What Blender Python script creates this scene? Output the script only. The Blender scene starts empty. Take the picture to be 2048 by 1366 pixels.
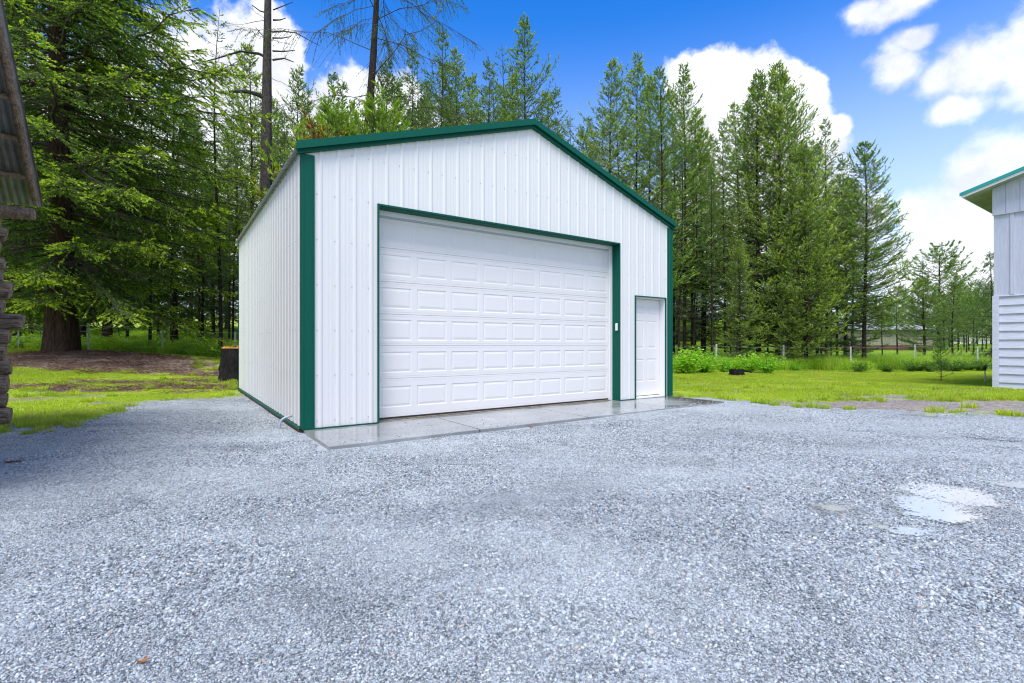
import bpy, math, random
import numpy as np
from mathutils import Vector, Matrix
R = math.radians
sc = bpy.context.scene
col = sc.collection
# ------------------------------------------------------------------ camera
F, V0, HC = 993.0, 687.5, 1.121          # focal length in photo pixels, horizon row, eye height
TH = 0.6022                              # heading of the garage front wall
cam = bpy.data.cameras.new('camera'); cam.sensor_width = 36; cam.lens = F / 2048 * 36
cam.shift_y = (V0 - 683) / 2048; cam.clip_start = 0.05; cam.clip_end = 3000
co = bpy.data.objects.new('camera', cam); col.objects.link(co)
co.location = (0, 0, HC); co.rotation_euler = (R(90), 0, 0); sc.camera = co
# ------------------------------------------------------------------ sun, exposure
SUN_EL, SUN_AZ = R(63), R(187)           # azimuth clockwise from +Y: behind the camera, to the right
sl = bpy.data.lights.new('sun', 'SUN'); sl.energy = 2.0; sl.angle = R(28); sl.color = (1, .965, .91)
so = bpy.data.objects.new('sun', sl); col.objects.link(so)
sd = Vector((math.sin(SUN_AZ) * math.cos(SUN_EL), math.cos(SUN_AZ) * math.cos(SUN_EL), math.sin(SUN_EL)))
so.rotation_euler = sd.to_track_quat('Z', 'Y').to_euler(); so.location = (5, -10, 30)
sc.view_settings.view_transform = 'Standard'; sc.view_settings.look = 'None'
sc.view_settings.exposure = 1.13; sc.view_settings.gamma = 1
cy = sc.cycles
cy.max_bounces = 6; cy.diffuse_bounces = 3; cy.glossy_bounces = 3; cy.transmission_bounces = 4
cy.transparent_max_bounces = 6; cy.use_denoising = True; cy.filter_width = 1.15; cy.caustics_reflective = False; cy.caustics_refractive = False
try: cy.denoiser = 'OPENIMAGEDENOISE'; cy.denoising_prefilter = 'ACCURATE'
except Exception: pass

# ------------------------------------------------------------------ node helper
class NT:
    def __init__(s, tree): s.t = tree; s.n = tree.nodes; s.l = tree.links
    def new(s, t, **kw):
        n = s.n.new(t)
        for k, v in kw.items():
            if k.startswith('i_'):
                key = k[2:].replace('_', ' ')
                n.inputs[key].default_value = v
            else: setattr(n, k, v)
        return n
    def put(s, sock, v):
        if isinstance(v, bpy.types.NodeSocket): s.l.new(v, sock)
        elif v is not None: sock.default_value = v
    def math(s, op, a, b=None, c=None, clamp=False):
        n = s.n.new('ShaderNodeMath'); n.operation = op; n.use_clamp = clamp
        s.put(n.inputs[0], a); s.put(n.inputs[1], b)
        if c is not None: s.put(n.inputs[2], c)
        return n.outputs[0]
    def vmath(s, op, a, b=None, out=0):
        n = s.n.new('ShaderNodeVectorMath'); n.operation = op
        s.put(n.inputs[0], a); s.put(n.inputs[1], b); return n.outputs[out]
    def mix(s, f, a, b, mode='MIX'):
        n = s.n.new('ShaderNodeMix'); n.data_type = 'RGBA'; n.blend_type = mode
        s.put(n.inputs[0], f); s.put(n.inputs[6], c4(a)); s.put(n.inputs[7], c4(b)); return n.outputs[2]
    def ramp(s, f, lo, hi, a=0., b=1., smooth=True):
        n = s.n.new('ShaderNodeMapRange'); n.interpolation_type = 'SMOOTHSTEP' if smooth else 'LINEAR'
        s.put(n.inputs[0], f); n.inputs[1].default_value = lo; n.inputs[2].default_value = hi
        n.inputs[3].default_value = a; n.inputs[4].default_value = b; return n.outputs[0]
    def noise(s, vec, scale, detail=4, rough=.55, dist=0., out='Fac'):
        n = s.n.new('ShaderNodeTexNoise'); s.put(n.inputs['Vector'], vec)
        n.inputs['Scale'].default_value = scale; n.inputs['Detail'].default_value = detail
        n.inputs['Roughness'].default_value = rough; n.inputs['Distortion'].default_value = dist
        return n.outputs[out]
def c4(c):
    if isinstance(c, (tuple, list)) and len(c) == 3: return (*c, 1)
    return c

# ------------------------------------------------------------------ world: sky with cumulus
w = bpy.data.worlds.new('World'); sc.world = w; w.use_nodes = True
T = NT(w.node_tree); T.n.clear()
sky = T.new('ShaderNodeTexSky'); sky.sky_type = 'NISHITA'; sky.sun_disc = False
sky.sun_elevation = SUN_EL; sky.sun_rotation = SUN_AZ; sky.altitude = 600; sky.air_density = 1.0; sky.dust_density = .4; sky.ozone_density = 3
tc = T.new('ShaderNodeTexCoord').outputs['Generated']
d = T.vmath('NORMALIZE', tc)
sx = T.new('ShaderNodeSeparateXYZ'); T.l.new(d, sx.inputs[0])
az = T.math('ARCTAN2', sx.outputs[0], sx.outputs[1]); el = T.math('ARCSINE', sx.outputs[2])
cb = T.new('ShaderNodeCombineXYZ'); T.l.new(az, cb.inputs[0]); T.l.new(el, cb.inputs[1])
warp = T.noise(d, 5, 3, .6, out='Color')
wv = T.vmath('MULTIPLY', T.vmath('SUBTRACT', warp, (.5, .5, .5)), (.10, .08, 0))
P = T.vmath('ADD', cb.outputs[0], wv)
def azel(u, v):
    a = math.atan((u - 1024) / F); return a, math.atan((V0 - v) * math.cos(a) / F)
blobs = [(455,210,150,190),(555,115,78,100),(400,120,80,70),(590,230,60,70),(650,470,420,200),(740,235,120,110),(860,420,260,190),(250,350,260,240),
         (1480,240,150,120),(1395,175,72,68),(1450,160,70,50),(1530,165,80,55),(1590,185,72,60),(1650,262,52,34),(1590,240,70,60),(1500,350,190,130),(1560,450,220,120),(1900,600,150,90),(2010,620,180,110),
         (1230,540,260,90)]
soft = [(2015,345,130,92),(1950,450,170,125),(1900,540,190,130),(1990,580,200,160),(1850,430,60,60),(1795,128,72,62),(1830,75,60,22),(1975,130,125,85),(1900,150,90,50),(1935,208,80,44),(2090,110,110,120),(1790,8,120,40),(1710,20,40,30)]
def field(bl, vec):
    de = None
    for (u, v, ru, rv) in bl:
        a, e = azel(u, v); a1, _ = azel(u + ru, v); a0, _ = azel(u - ru, v); _, e1 = azel(u, v - rv); _, e0 = azel(u, v + rv)
        q = T.vmath('MULTIPLY', T.vmath('SUBTRACT', vec, (a, e, 0)), (2 / (a1 - a0), 2 / (e1 - e0), 0))
        val = T.math('SUBTRACT', 1.0, T.vmath('LENGTH', q, out='Value')); de = val if de is None else T.math('SMOOTH_MAX', de, val, .10)
    return de
nz = T.noise(d, 9, 12, .60); nz2 = T.noise(d, 34, 8, .6)
nsum = T.math('ADD', T.math('MULTIPLY', T.math('SUBTRACT', nz, .5), 1.0), T.math('MULTIPLY', T.math('SUBTRACT', nz2, .5), .55))
front = T.ramp(T.math('ADD', field(blobs, P), T.math('MULTIPLY', nsum, 1.15)), -.06, .24)
sd2_ = T.math('ADD', field(soft, P), T.math('MULTIPLY', nsum, 1.5)); softc = T.math('MULTIPLY', T.ramp(sd2_, -.12, .62), .90)
# unseen sky behind and beside the camera: broken cloud added for neutral light
nb = T.noise(d, 2.6, 9, .58)
back = T.math('MULTIPLY', T.ramp(nb, .44, .60), T.ramp(sx.outputs[1], .35, .05))
back = T.math('MULTIPLY', back, T.ramp(el, .05, .2))
cover = T.math('MAXIMUM', T.math('MAXIMUM', front, softc), back)
hs = T.new('ShaderNodeHueSaturation'); hs.inputs['Saturation'].default_value = 1.39; hs.inputs['Value'].default_value = 1.25; hs.inputs['Hue'].default_value = .511
T.l.new(sky.outputs[0], hs.inputs['Color'])
haze = T.ramp(el, -.02, .60, .92, 0.)
skyc = T.mix(haze, hs.outputs[0], (3.9, 4.4, 5.6))
shade = T.ramp(T.noise(d, 8, 9, .65), .36, .58, .76, 1.02)
cc = T.vmath('SCALE', (4.9, 5.05, 5.4), None); cn = cc.node; T.l.new(shade, cn.inputs['Scale'])
fin = T.mix(cover, skyc, cc)
bg = T.new('ShaderNodeBackground'); T.l.new(fin, bg.inputs[0]); bg.inputs[1].default_value = .11
ow = T.new('ShaderNodeOutputWorld'); T.l.new(bg.outputs[0], ow.inputs[0])
w.cycles.sampling_method = 'MANUAL'; w.cycles.sample_map_resolution = 1024

# ------------------------------------------------------------------ materials
def mat(name, color=(.5,.5,.5), rough=.6, metal=0., spec=.5, bump=None, vary=None, coords='Object'):
    m = bpy.data.materials.new(name); m.use_nodes = True; t = NT(m.node_tree)
    b = t.n['Principled BSDF']; b.inputs['Roughness'].default_value = rough; b.inputs['Metallic'].default_value = metal
    b.inputs['Specular IOR Level'].default_value = spec; b.inputs['Base Color'].default_value = c4(color)
    tcn = t.new('ShaderNodeTexCoord').outputs[coords]
    if vary:   # (scale, second colour, strength lo, hi)
        s_, c2, lo, hi = vary
        t.l.new(t.mix(t.ramp(t.noise(tcn, s_, 6, .6), lo, hi), color, c2), b.inputs['Base Color'])
    if bump:
        s_, st = bump
        bn = t.new('ShaderNodeBump'); bn.inputs['Strength'].default_value = st; bn.inputs['Distance'].default_value = .01
        t.l.new(t.noise(tcn, s_, 6, .65), bn.inputs['Height']); t.l.new(bn.outputs[0], b.inputs['Normal'])
    return m
def wood(name, c1, c2, axis=(1, 1, 1), rough=.85, scale=6, bump=.5):
    m = bpy.data.materials.new(name); m.use_nodes = True; t = NT(m.node_tree); b = t.n['Principled BSDF']
    p = t.vmath('MULTIPLY', t.new('ShaderNodeTexCoord').outputs['Object'], axis)
    n1 = t.noise(p, scale, 8, .65, .6); n2 = t.noise(p, scale * .3, 3)
    f = t.math('ADD', t.math('MULTIPLY', n1, .7), t.math('MULTIPLY', n2, .35))
    t.l.new(t.mix(t.ramp(f, .35, .7), c1, c2), b.inputs['Base Color']); b.inputs['Roughness'].default_value = rough; b.inputs['Specular IOR Level'].default_value = .15
    bn = t.new('ShaderNodeBump'); bn.inputs['Strength'].default_value = bump; bn.inputs['Distance'].default_value = .03
    t.l.new(n1, bn.inputs['Height']); t.l.new(bn.outputs[0], b.inputs['Normal']); return m
def foliage(name, dark, light, trans=.35, bright=None):
    m = bpy.data.materials.new(name); m.use_nodes = True; t = NT(m.node_tree); t.n.clear()
    g = t.new('ShaderNodeNewGeometry'); oi = t.new('ShaderNodeObjectInfo')
    f = t.math('ADD', t.math('MULTIPLY', g.outputs['Random Per Island'], .65), t.math('MULTIPLY', t.noise(g.outputs['Position'], .9, 3), .5))
    c = t.mix(t.ramp(f, .15, .95, smooth=False), dark, light)
    h = t.new('ShaderNodeHueSaturation'); t.l.new(c, h.inputs['Color'])
    t.l.new(t.ramp(oi.outputs['Random'], 0, 1, .485, .512, False), h.inputs['Hue'])
    t.l.new(t.ramp(oi.outputs['Random'], 0, 1, 1.15, .82, False), h.inputs['Value'])
    c = h.outputs[0]
    df = t.new('ShaderNodeBsdfDiffuse'); tr = t.new('ShaderNodeBsdfTranslucent'); gl = t.new('ShaderNodeBsdfGlossy'); gl.inputs['Roughness'].default_value = .5
    t.l.new(c, df.inputs[0]); t.l.new(t.mix(.5, c, light), tr.inputs[0]); gl.inputs[0].default_value = (.7, .75, .7, 1)
    m1 = t.new('ShaderNodeMixShader'); m1.inputs[0].default_value = trans; t.l.new(df.outputs[0], m1.inputs[1]); t.l.new(tr.outputs[0], m1.inputs[2])
    m2 = t.new('ShaderNodeMixShader'); m2.inputs[0].default_value = .04; t.l.new(m1.outputs[0], m2.inputs[1]); t.l.new(gl.outputs[0], m2.inputs[2])
    o = t.new('ShaderNodeOutputMaterial'); t.l.new(m2.outputs[0], o.inputs[0]); return m
M = {}
M['white'] = mat('white_painted_steel', (.725, .715, .705), .42, bump=(3, .04), vary=(1.2, (.695, .69, .68), .45, .8))
M['doorwhite'] = mat('white_door_skin', (.77, .745, .73), .45, bump=(60, .03), vary=(.9, (.745, .725, .71), .4, .8))
M['jamb'] = mat('white_jamb', (.78, .79, .80), .5)
M['green'] = mat('green_painted_steel', (.0005, .088, .058), .5, spec=.18, bump=(40, .05), vary=(30, (.001, .098, .066), .5, .7))
M['teal'] = mat('teal_roof_steel', (.01, .30, .29), .32, bump=(20, .05))
M['galv'] = mat('galvanised_steel', (.52, .55, .57), .42, .75, bump=(8, .1), vary=(9, (.42, .45, .47), .4, .7))
M['tin'] = mat('old_corrugated_tin', (.36, .36, .38), .75, .0, spec=.2, vary=(5, (.24, .23, .23), .4, .7))
M['screw'] = mat('screw_head', (.50, .52, .55), .4, .3)
M['gap'] = mat('rubber_seal', (.03, .028, .025), .8)
M['skirt'] = wood('stained_skirt_board', (.10, .045, .03), (.22, .12, .08), (1, 1, 8))
M['thresh'] = wood('wet_threshold_wood', (.10, .08, .06), (.25, .21, .17), (8, 1, 1))
M['log'] = wood('weathered_log', (.05, .034, .026), (.48, .37, .28), (1.2, 9, 9), scale=5, bump=1)
M['pole'] = wood('weathered_pole', (.12, .08, .055), (.38, .28, .21), (14, 1.2, 14), scale=4, bump=.6)
M['siding'] = wood('grey_painted_siding', (.52, .54, .66), (.63, .65, .77), (1, 1, 7), .6, 5, .15)
M['batten'] = wood('grey_painted_boards', (.47, .49, .61), (.58, .60, .72), (7, 7, .6), .6, 5, .15)
M['hwhite'] = mat('white_fascia_paint', (.75, .77, .8), .5)
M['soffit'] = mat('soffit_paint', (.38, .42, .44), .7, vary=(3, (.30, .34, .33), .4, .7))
M['bark'] = wood('fir_bark', (.010, .007, .006), (.11, .066, .048), (8, 8, .7), scale=5, bump=1)
M['barkdark'] = wood('pine_bark', (.014, .011, .010), (.07, .054, .045), (8, 8, 1.5), scale=5, bump=1)
M['barkgrey'] = wood('lichen_grey_bark', (.020, .017, .016), (.12, .105, .10), (9, 9, 4), scale=5, bump=.9)
M['twig'] = mat('bare_twig', (.075, .06, .05), .9)
M['f_fir'] = foliage('fir_needles', (0.050, 0.120, 0.016), (0.235, 0.400, 0.023), .35)
M['f_tip'] = foliage('fresh_fir_shoots', (0.377, 0.569, 0.016), (0.600, 0.740, 0.027), .45)
M['f_pine'] = foliage('lodgepole_needles', (0.078, 0.168, 0.042), (0.307, 0.471, 0.074), .38)
M['f_ptip'] = foliage('bright_pine_shoots', (0.307, 0.482, 0.044), (0.600, 0.750, 0.076), .45)
M['f_dark'] = foliage('dark_conifer_needles', (0.045, 0.120, 0.037), (0.190, 0.367, 0.050), .35)
M['f_yel'] = foliage('yellow_green_needles', (0.202, 0.373, 0.016), (0.404, 0.593, 0.041), .45)
M['f_blue'] = foliage('ponderosa_needles', (.09, .175, .035), (.28, .43, .075), .42)
M['rust'] = foliage('rusty_dead_needles', (.20, .07, .012), (.34, .13, .02), .3)
M['leaf'] = foliage('shrub_leaves', (0.143, 0.390, 0.016), (0.388, 0.740, 0.041), .45)
M['tallgrass'] = foliage('tall_grass', (0.265, 0.561, 0.016), (0.530, 0.740, 0.054), .5)
M['lawn'] = foliage('lawn_grass', (.27, .43, .010), (.56, .70, .035), .5)
def dry(m, scale, lo, hi, c2, amt):
    t = NT(m.node_tree); h = [n for n in t.n if n.type == 'HUE_SAT'][0]; g = t.new('ShaderNodeNewGeometry'); src = h.inputs['Color'].links[0].from_socket
    k_ = t.ramp(t.noise(g.outputs['Position'], scale, 6, .7), lo, hi, 0, amt); k2 = t.math('MULTIPLY', t.math('GREATER_THAN', g.outputs['Random Per Island'], .93), .8)
    t.l.new(t.mix(t.math('MAXIMUM', k_, k2), src, c2), h.inputs['Color'])
dry(M['lawn'], .9, .52, .66, (.46, .40, .14), .85)
dry(M['tallgrass'], .6, .5, .7, (.50, .50, .16), .6)
M['weeds'] = foliage('woodland_weeds', (0.192, 0.463, 0.024), (0.533, 0.750, 0.036), .45)
M['post'] = mat('galvanised_fence_post', (.62, .66, .67), .6, .1, vary=(20, (.40, .44, .44), .4, .7))
M['wire'] = mat('fence_wire', (.35, .36, .36), .5, .6)
M['tan'] = mat('tan_barn_steel', (.27, .265, .20), .7)
M['brick'] = mat('brown_wainscot_steel', (.10, .045, .035), .7)
M['barnroof'] = mat('pale_barn_roof', (.30, .31, .29), .6)
M['char'] = wood('charred_wood', (.004, .004, .004), (.028, .025, .025), (7, 7, 1.2), scale=6, bump=1)
M['cutwood'] = wood('fresh_cut_wood', (.42, .16, .03), (.62, .30, .08), (1, 1, 1), scale=12, bump=.3)
M['pvc'] = mat('grey_conduit', (.38, .42, .50), .4)
M['dryleaf'] = mat('dry_leaf', (.30, .11, .03), .7)
M['plastic'] = mat('white_plastic', (.8, .8, .8), .35)
M['iron'] = mat('rusty_iron', (.05, .035, .028), .6, .4)

# ------------------------------------------------------------------ mesh helpers
class MB:
    def __init__(s): s.v = []; s.f = []; s.m = []
    def add(s, vs, fs, mi=0):
        o = len(s.v); s.v += [tuple(p) for p in vs]; s.f += [tuple(i + o for i in f) for f in fs]; s.m += [mi] * len(fs)
    def box(s, x0, x1, y0, y1, z0, z1, mi=0):
        s.add([(x0,y0,z0),(x1,y0,z0),(x1,y1,z0),(x0,y1,z0),(x0,y0,z1),(x1,y0,z1),(x1,y1,z1),(x0,y1,z1)],
              [(0,3,2,1),(4,5,6,7),(0,1,5,4),(1,2,6,5),(2,3,7,6),(3,0,4,7)], mi)
    def prism(s, poly, vec, mi=0):
        n = len(poly); vec = Vector(vec); a = [Vector(p) for p in poly]; b = [p + vec for p in a]
        s.add(a + b, [tuple(range(n))[::-1], tuple(range(n, 2 * n))] + [(i, (i + 1) % n, n + (i + 1) % n, n + i) for i in range(n)], mi)
    def tube(s, pts, rad, sides=8, mi=0, cap=True, lump=0., rng=None):
        pts = [Vector(p) for p in pts]; n = len(pts); rad = rad if isinstance(rad, (list, tuple)) else [rad] * n; vs = []
        for i, p in enumerate(pts):
            t = (pts[min(i + 1, n - 1)] - pts[max(i - 1, 0)]).normalized()
            a = t.orthogonal().normalized() if i == 0 else (a - t * a.dot(t)).normalized()
            b = t.cross(a)
            for k in range(sides):
                g = 2 * math.pi * k / sides; r = rad[i] * (1 + (rng.uniform(-lump, lump) if lump else 0))
                vs.append(p + (a * math.cos(g) + b * math.sin(g)) * r)
        fs = [(i*sides+k, i*sides+(k+1)%sides, (i+1)*sides+(k+1)%sides, (i+1)*sides+k) for i in range(n-1) for k in range(sides)]
        if cap: fs += [tuple(range(sides))[::-1], tuple(range((n-1)*sides, n*sides))]
        s.add(vs, fs, mi)
    def build(s, name, mats, parent=None, smooth=False, bevel=0.):
        me = bpy.data.meshes.new(name); me.from_pydata([tuple(v) for v in s.v], [], s.f)
        for m in (mats if isinstance(mats, (list, tuple)) else [mats]): me.materials.append(m)
        me.polygons.foreach_set('material_index', s.m)
        if smooth: me.polygons.foreach_set('use_smooth', [True] * len(s.f))
        me.update()
        o = bpy.data.objects.new(name, me); col.objects.link(o); o.parent = parent
        if bevel:
            b = o.modifiers.new('bevel', 'BEVEL'); b.width = bevel; b.segments = 2; b.limit_method = 'ANGLE'
        return o
def tag(o, label=None, cat=None, group=None, kind=None):
    for k, v in (('label', label), ('category', cat), ('group', group), ('kind', kind)):
        if v: o[k] = v
    return o
def thing(name, label, cat, loc=(0,0,0), rz=0, group=None):
    o = bpy.data.objects.new(name, None); col.objects.link(o); o.empty_display_size = .1
    o.location = loc; o.rotation_euler = (0, 0, rz); return tag(o, label, cat, group)
def np_mesh(name, V, quads=None, tris=None, mats=(), mq=None, mt=None, smooth=False):
    """fast mesh from arrays"""
    me = bpy.data.meshes.new(name); V = np.asarray(V, np.float32); me.vertices.add(len(V)); me.vertices.foreach_set('co', V.ravel())
    parts = []; mi = []
    nl = 0; ls = []; lt = []; idx = []
    for arr, k, mm in ((quads, 4, mq), (tris, 3, mt)):
        if arr is None or len(arr) == 0: continue
        arr = np.asarray(arr, np.int32); idx.append(arr.ravel()); ls.append(nl + np.arange(len(arr)) * k); lt.append(np.full(len(arr), k)); nl += arr.size
        mi.append(np.zeros(len(arr), np.int32) if mm is None else np.asarray(mm, np.int32))
    idx = np.concatenate(idx); ls = np.concatenate(ls).astype(np.int32); mi = np.concatenate(mi)
    me.loops.add(len(idx)); me.loops.foreach_set('vertex_index', idx)
    me.polygons.add(len(ls)); me.polygons.foreach_set('loop_start', ls)
    for m in mats: me.materials.append(m)
    me.polygons.foreach_set('material_index', mi)
    if smooth: me.polygons.foreach_set('use_smooth', np.ones(len(ls), bool))
    me.update(calc_edges=True); me.validate(); return me

# ------------------------------------------------------------------ ground shape
def sstep(a): a = np.clip(a, 0, 1); return a * a * (3 - 2 * a)
_r = np.random.RandomState(5)
_W = [( _r.uniform(-1,1,2)*f_, _r.uniform(0, 6.28), a_) for f_, a_ in ((.5,1),(.9,.8),(1.7,.6),(2.9,.45),(4.8,.3),(7.5,.22),(12,.15)) for _ in range(3)]
def wob(x, y, s=1.):
    r = 0
    for k, ph, a in _W: r = r + a * np.sin((k[0] * x + k[1] * y) * s + ph)
    return r / 3.0
def gz(x, y):
    x = np.asarray(x, float); y = np.asarray(y, float)
    r = sstep((y - 9) / 13); wl = sstep((-x - 3) / 13)
    z = -.05 + r * (-.20 * (1 - wl) + .62 * wl) + sstep((-x - 13) / 9) * .25 * r
    z = z + .011 * np.clip(y - 30, 0, 25) + .03 * np.clip(y - 55, 0, 60)
    z = z + .075 * np.clip(y - 33, 0, 60) * sstep((.62 - x / np.maximum(np.abs(y), 1)) / .12)
    z = z + .26 * np.exp(-((x + 15.5) / 3.6) ** 2 - ((y - 19.0) / 1.6) ** 2) + .22 * np.exp(-((x + 11.5) / 1.8) ** 2 - ((y - 18.2) / 1.1) ** 2)
    z = z + .026 * sstep(x / 2.5) * (1 - r) * sstep((y - 4) / 3)
    return z + .010 * wob(x, y) * (1 + 2 * r)
GRAVEL = np.array([(-9,-6),(-7.6,4),(-6.75,6.4),(-6.65,7.2),(-6.86,8.4),(-7.25,9.2),(-7.4,9.9),(-7.0,10.25),(-6.3,10.5),(-6.85,12.5),(-1,15),(3.4,10.9),(4.25,10.25),
                   (4.75,9.1),(5.2,8.85),(6.2,8.45),(8.0,7.75),(10.5,7.0),(16,6.0),(30,4),(30,-6)], float)
def poly_sd(P, x, y):
    """signed distance, positive inside"""
    x = np.asarray(x, float); y = np.asarray(y, float); d = np.full(x.shape, 1e9); ins = np.zeros(x.shape, bool); n = len(P)
    for i in range(n):
        a, b = P[i], P[(i + 1) % n]; ex, ey = b - a
        t = np.clip(((x - a[0]) * ex + (y - a[1]) * ey) / (ex * ex + ey * ey), 0, 1)
        d = np.minimum(d, np.hypot(x - a[0] - t * ex, y - a[1] - t * ey))
        c = (a[1] > y) != (b[1] > y)
        with np.errstate(divide='ignore', invalid='ignore'): xx = a[0] + (y - a[1]) * ex / ey
        ins ^= c & (x < xx)
    return np.where(ins, d, -d)
def gravel_amt(x, y): return sstep((poly_sd(GRAVEL, x, y) + .16 * wob(x, y, 2.2)) / .22 + .5)
def blob(x, y, cx, cy_, rx, ry, ns=.45):
    return sstep((1 - np.hypot((x - cx) / rx, (y - cy_) / ry) + ns * wob(x, y, 1.7)) / .35 + .3)
def dirt_amt(x, y):
    d = blob(x, y, -14.2, 17.5, 5.6, 2.0, .6)
    for b in ((-9.5,16.6,2.6,.7),(-8.3,13.0,1.7,.6),(-9.6,12.2,1.3,.55),(-7.9,9.7,.9,.45),(-8.6,8.0,.9,.4),(-9.0,14.6,1.4,.3),(-7.3,14.2,1.2,.9),(-7.2,6.9,.9,.5),
              (5.9,9.5,1.2,.5),(7.6,9.5,2.2,1.0),(9.8,9.0,2.6,1.3),(8.6,10.9,1.8,.45),(12.2,9.2,2,1.3),(4.8,11.6,.6,.2),(6.1,13.6,.8,.2),(12.5,9.0,2,.8),(7.5,17.5,1.6,.35),(10,15,1.,.3),(5.5,12.2,.7,.25),(8.2,12.9,.9,.3),(11.5,12.5,1.3,.35),(6.5,15.4,.8,.25),(-8.9,11.0,1.,.3),(-10.5,10.2,1.2,.35),(-8.0,12.0,.7,.3),(-10.8,13.9,1.6,.35),(-12.5,12.6,1.5,.3)):
        d = np.maximum(d, blob(x, y, *b))
    return d
# one sheet of ground out to the horizon
def axis(lo, hi, step, far, g=1.22):
    a = list(np.arange(lo, hi + 1e-6, step)); s_ = step
    while a[-1] < far: s_ *= g; a.append(a[-1] + s_)
    s_ = step; b = [lo]
    while b[-1] > -far: s_ *= g; b.append(b[-1] - s_)
    return np.array(b[:0:-1] + a)
gx = axis(-20, 18, .11, 900); gy = axis(-1, 27, .11, 900)
XX, YY = np.meshgrid(gx, gy); ZZ = gz(XX, YY)
inb = poly_sd(np.array([(-2.73-.05,6.45),(3.43,10.69),(-.62,16.6),(-6.83,12.35)]), XX, YY) > .15
ZZ = np.where(inb, -.10, ZZ)
nx_, ny_ = len(gx), len(gy); I = np.arange(nx_ * ny_).reshape(ny_, nx_)
Q = np.stack([I[:-1,:-1], I[:-1,1:], I[1:,1:], I[1:,:-1]], -1).reshape(-1, 4)
def ground_material():
    m = bpy.data.materials.new('ground_gravel_soil_turf'); m.use_nodes = True; t = NT(m.node_tree); b = t.n['Principled BSDF']
    p = t.new('ShaderNodeNewGeometry').outputs['Position']
    ag = t.new('ShaderNodeAttribute', attribute_name='gravel').outputs['Fac']; ad = t.new('ShaderNodeAttribute', attribute_name='dirt').outputs['Fac']
    def vor(scale, out='Color'):
        n = t.new('ShaderNodeTexVoronoi'); n.inputs['Scale'].default_value = scale; t.l.new(p, n.inputs['Vector']); return n.outputs[out]
    vb = t.new('ShaderNodeSeparateColor'); t.l.new(vor(75), vb.inputs[0])
    f1 = t.ramp(vb.outputs[0], 0, 1, smooth=False)
    stone = t.mix(f1, (.22, .25, .28), (.50, .54, .58)); stone = t.mix(t.ramp(vb.outputs[1], .86, .9), stone, (.08, .09, .11))
    big = t.noise(p, .45, 5, .6); stone = t.mix(t.ramp(big, .35, .7, 0, .35), stone, (.60, .63, .66))
    soil = t.mix(t.ramp(t.noise(p, 9, 8, .7), .35, .65), (.13, .085, .06), (.36, .28, .22))
    soil = t.mix(t.ramp(t.noise(p, 60, 3, .7), .55, .75), soil, (.42, .33, .27))
    turf = t.mix(t.ramp(t.noise(p, 3, 7, .7), .35, .65), (.20, .30, .012), (.42, .52, .03))
    turf = t.mix(t.ramp(t.noise(p, 45, 3, .7), .5, .7, 0, .6), turf, (.12, .12, .03))
    c = t.mix(ad, turf, soil); c = t.mix(ag, c, stone)
    t.l.new(c, b.inputs['Base Color']); b.inputs['Roughness'].default_value = .8
    h = t.math('ADD', t.math('MULTIPLY', vor(75, 'Distance'), ag), t.math('MULTIPLY', t.noise(p, 30, 6, .7), .6))
    bn = t.new('ShaderNodeBump'); bn.inputs['Strength'].default_value = .8; bn.inputs['Distance'].default_value = .012
    t.l.new(h, bn.inputs['Height']); t.l.new(bn.outputs[0], b.inputs['Normal']); return m
GA = gravel_amt(XX, YY); DA = np.where(YY < 30, dirt_amt(XX, YY), 0)
gm = np_mesh('ground', np.stack([XX, YY, ZZ], -1).reshape(-1, 3), quads=Q, mats=[ground_material()], smooth=True)
for nm, A in (('gravel', GA), ('dirt', DA)):
    at = gm.attributes.new(nm, 'FLOAT', 'POINT'); at.data.foreach_set('value', A.ravel().astype(np.float32))
go = bpy.data.objects.new('ground', gm); col.objects.link(go); tag(go, 'crushed gravel yard running into lawn and bare soil', kind='structure')

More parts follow.
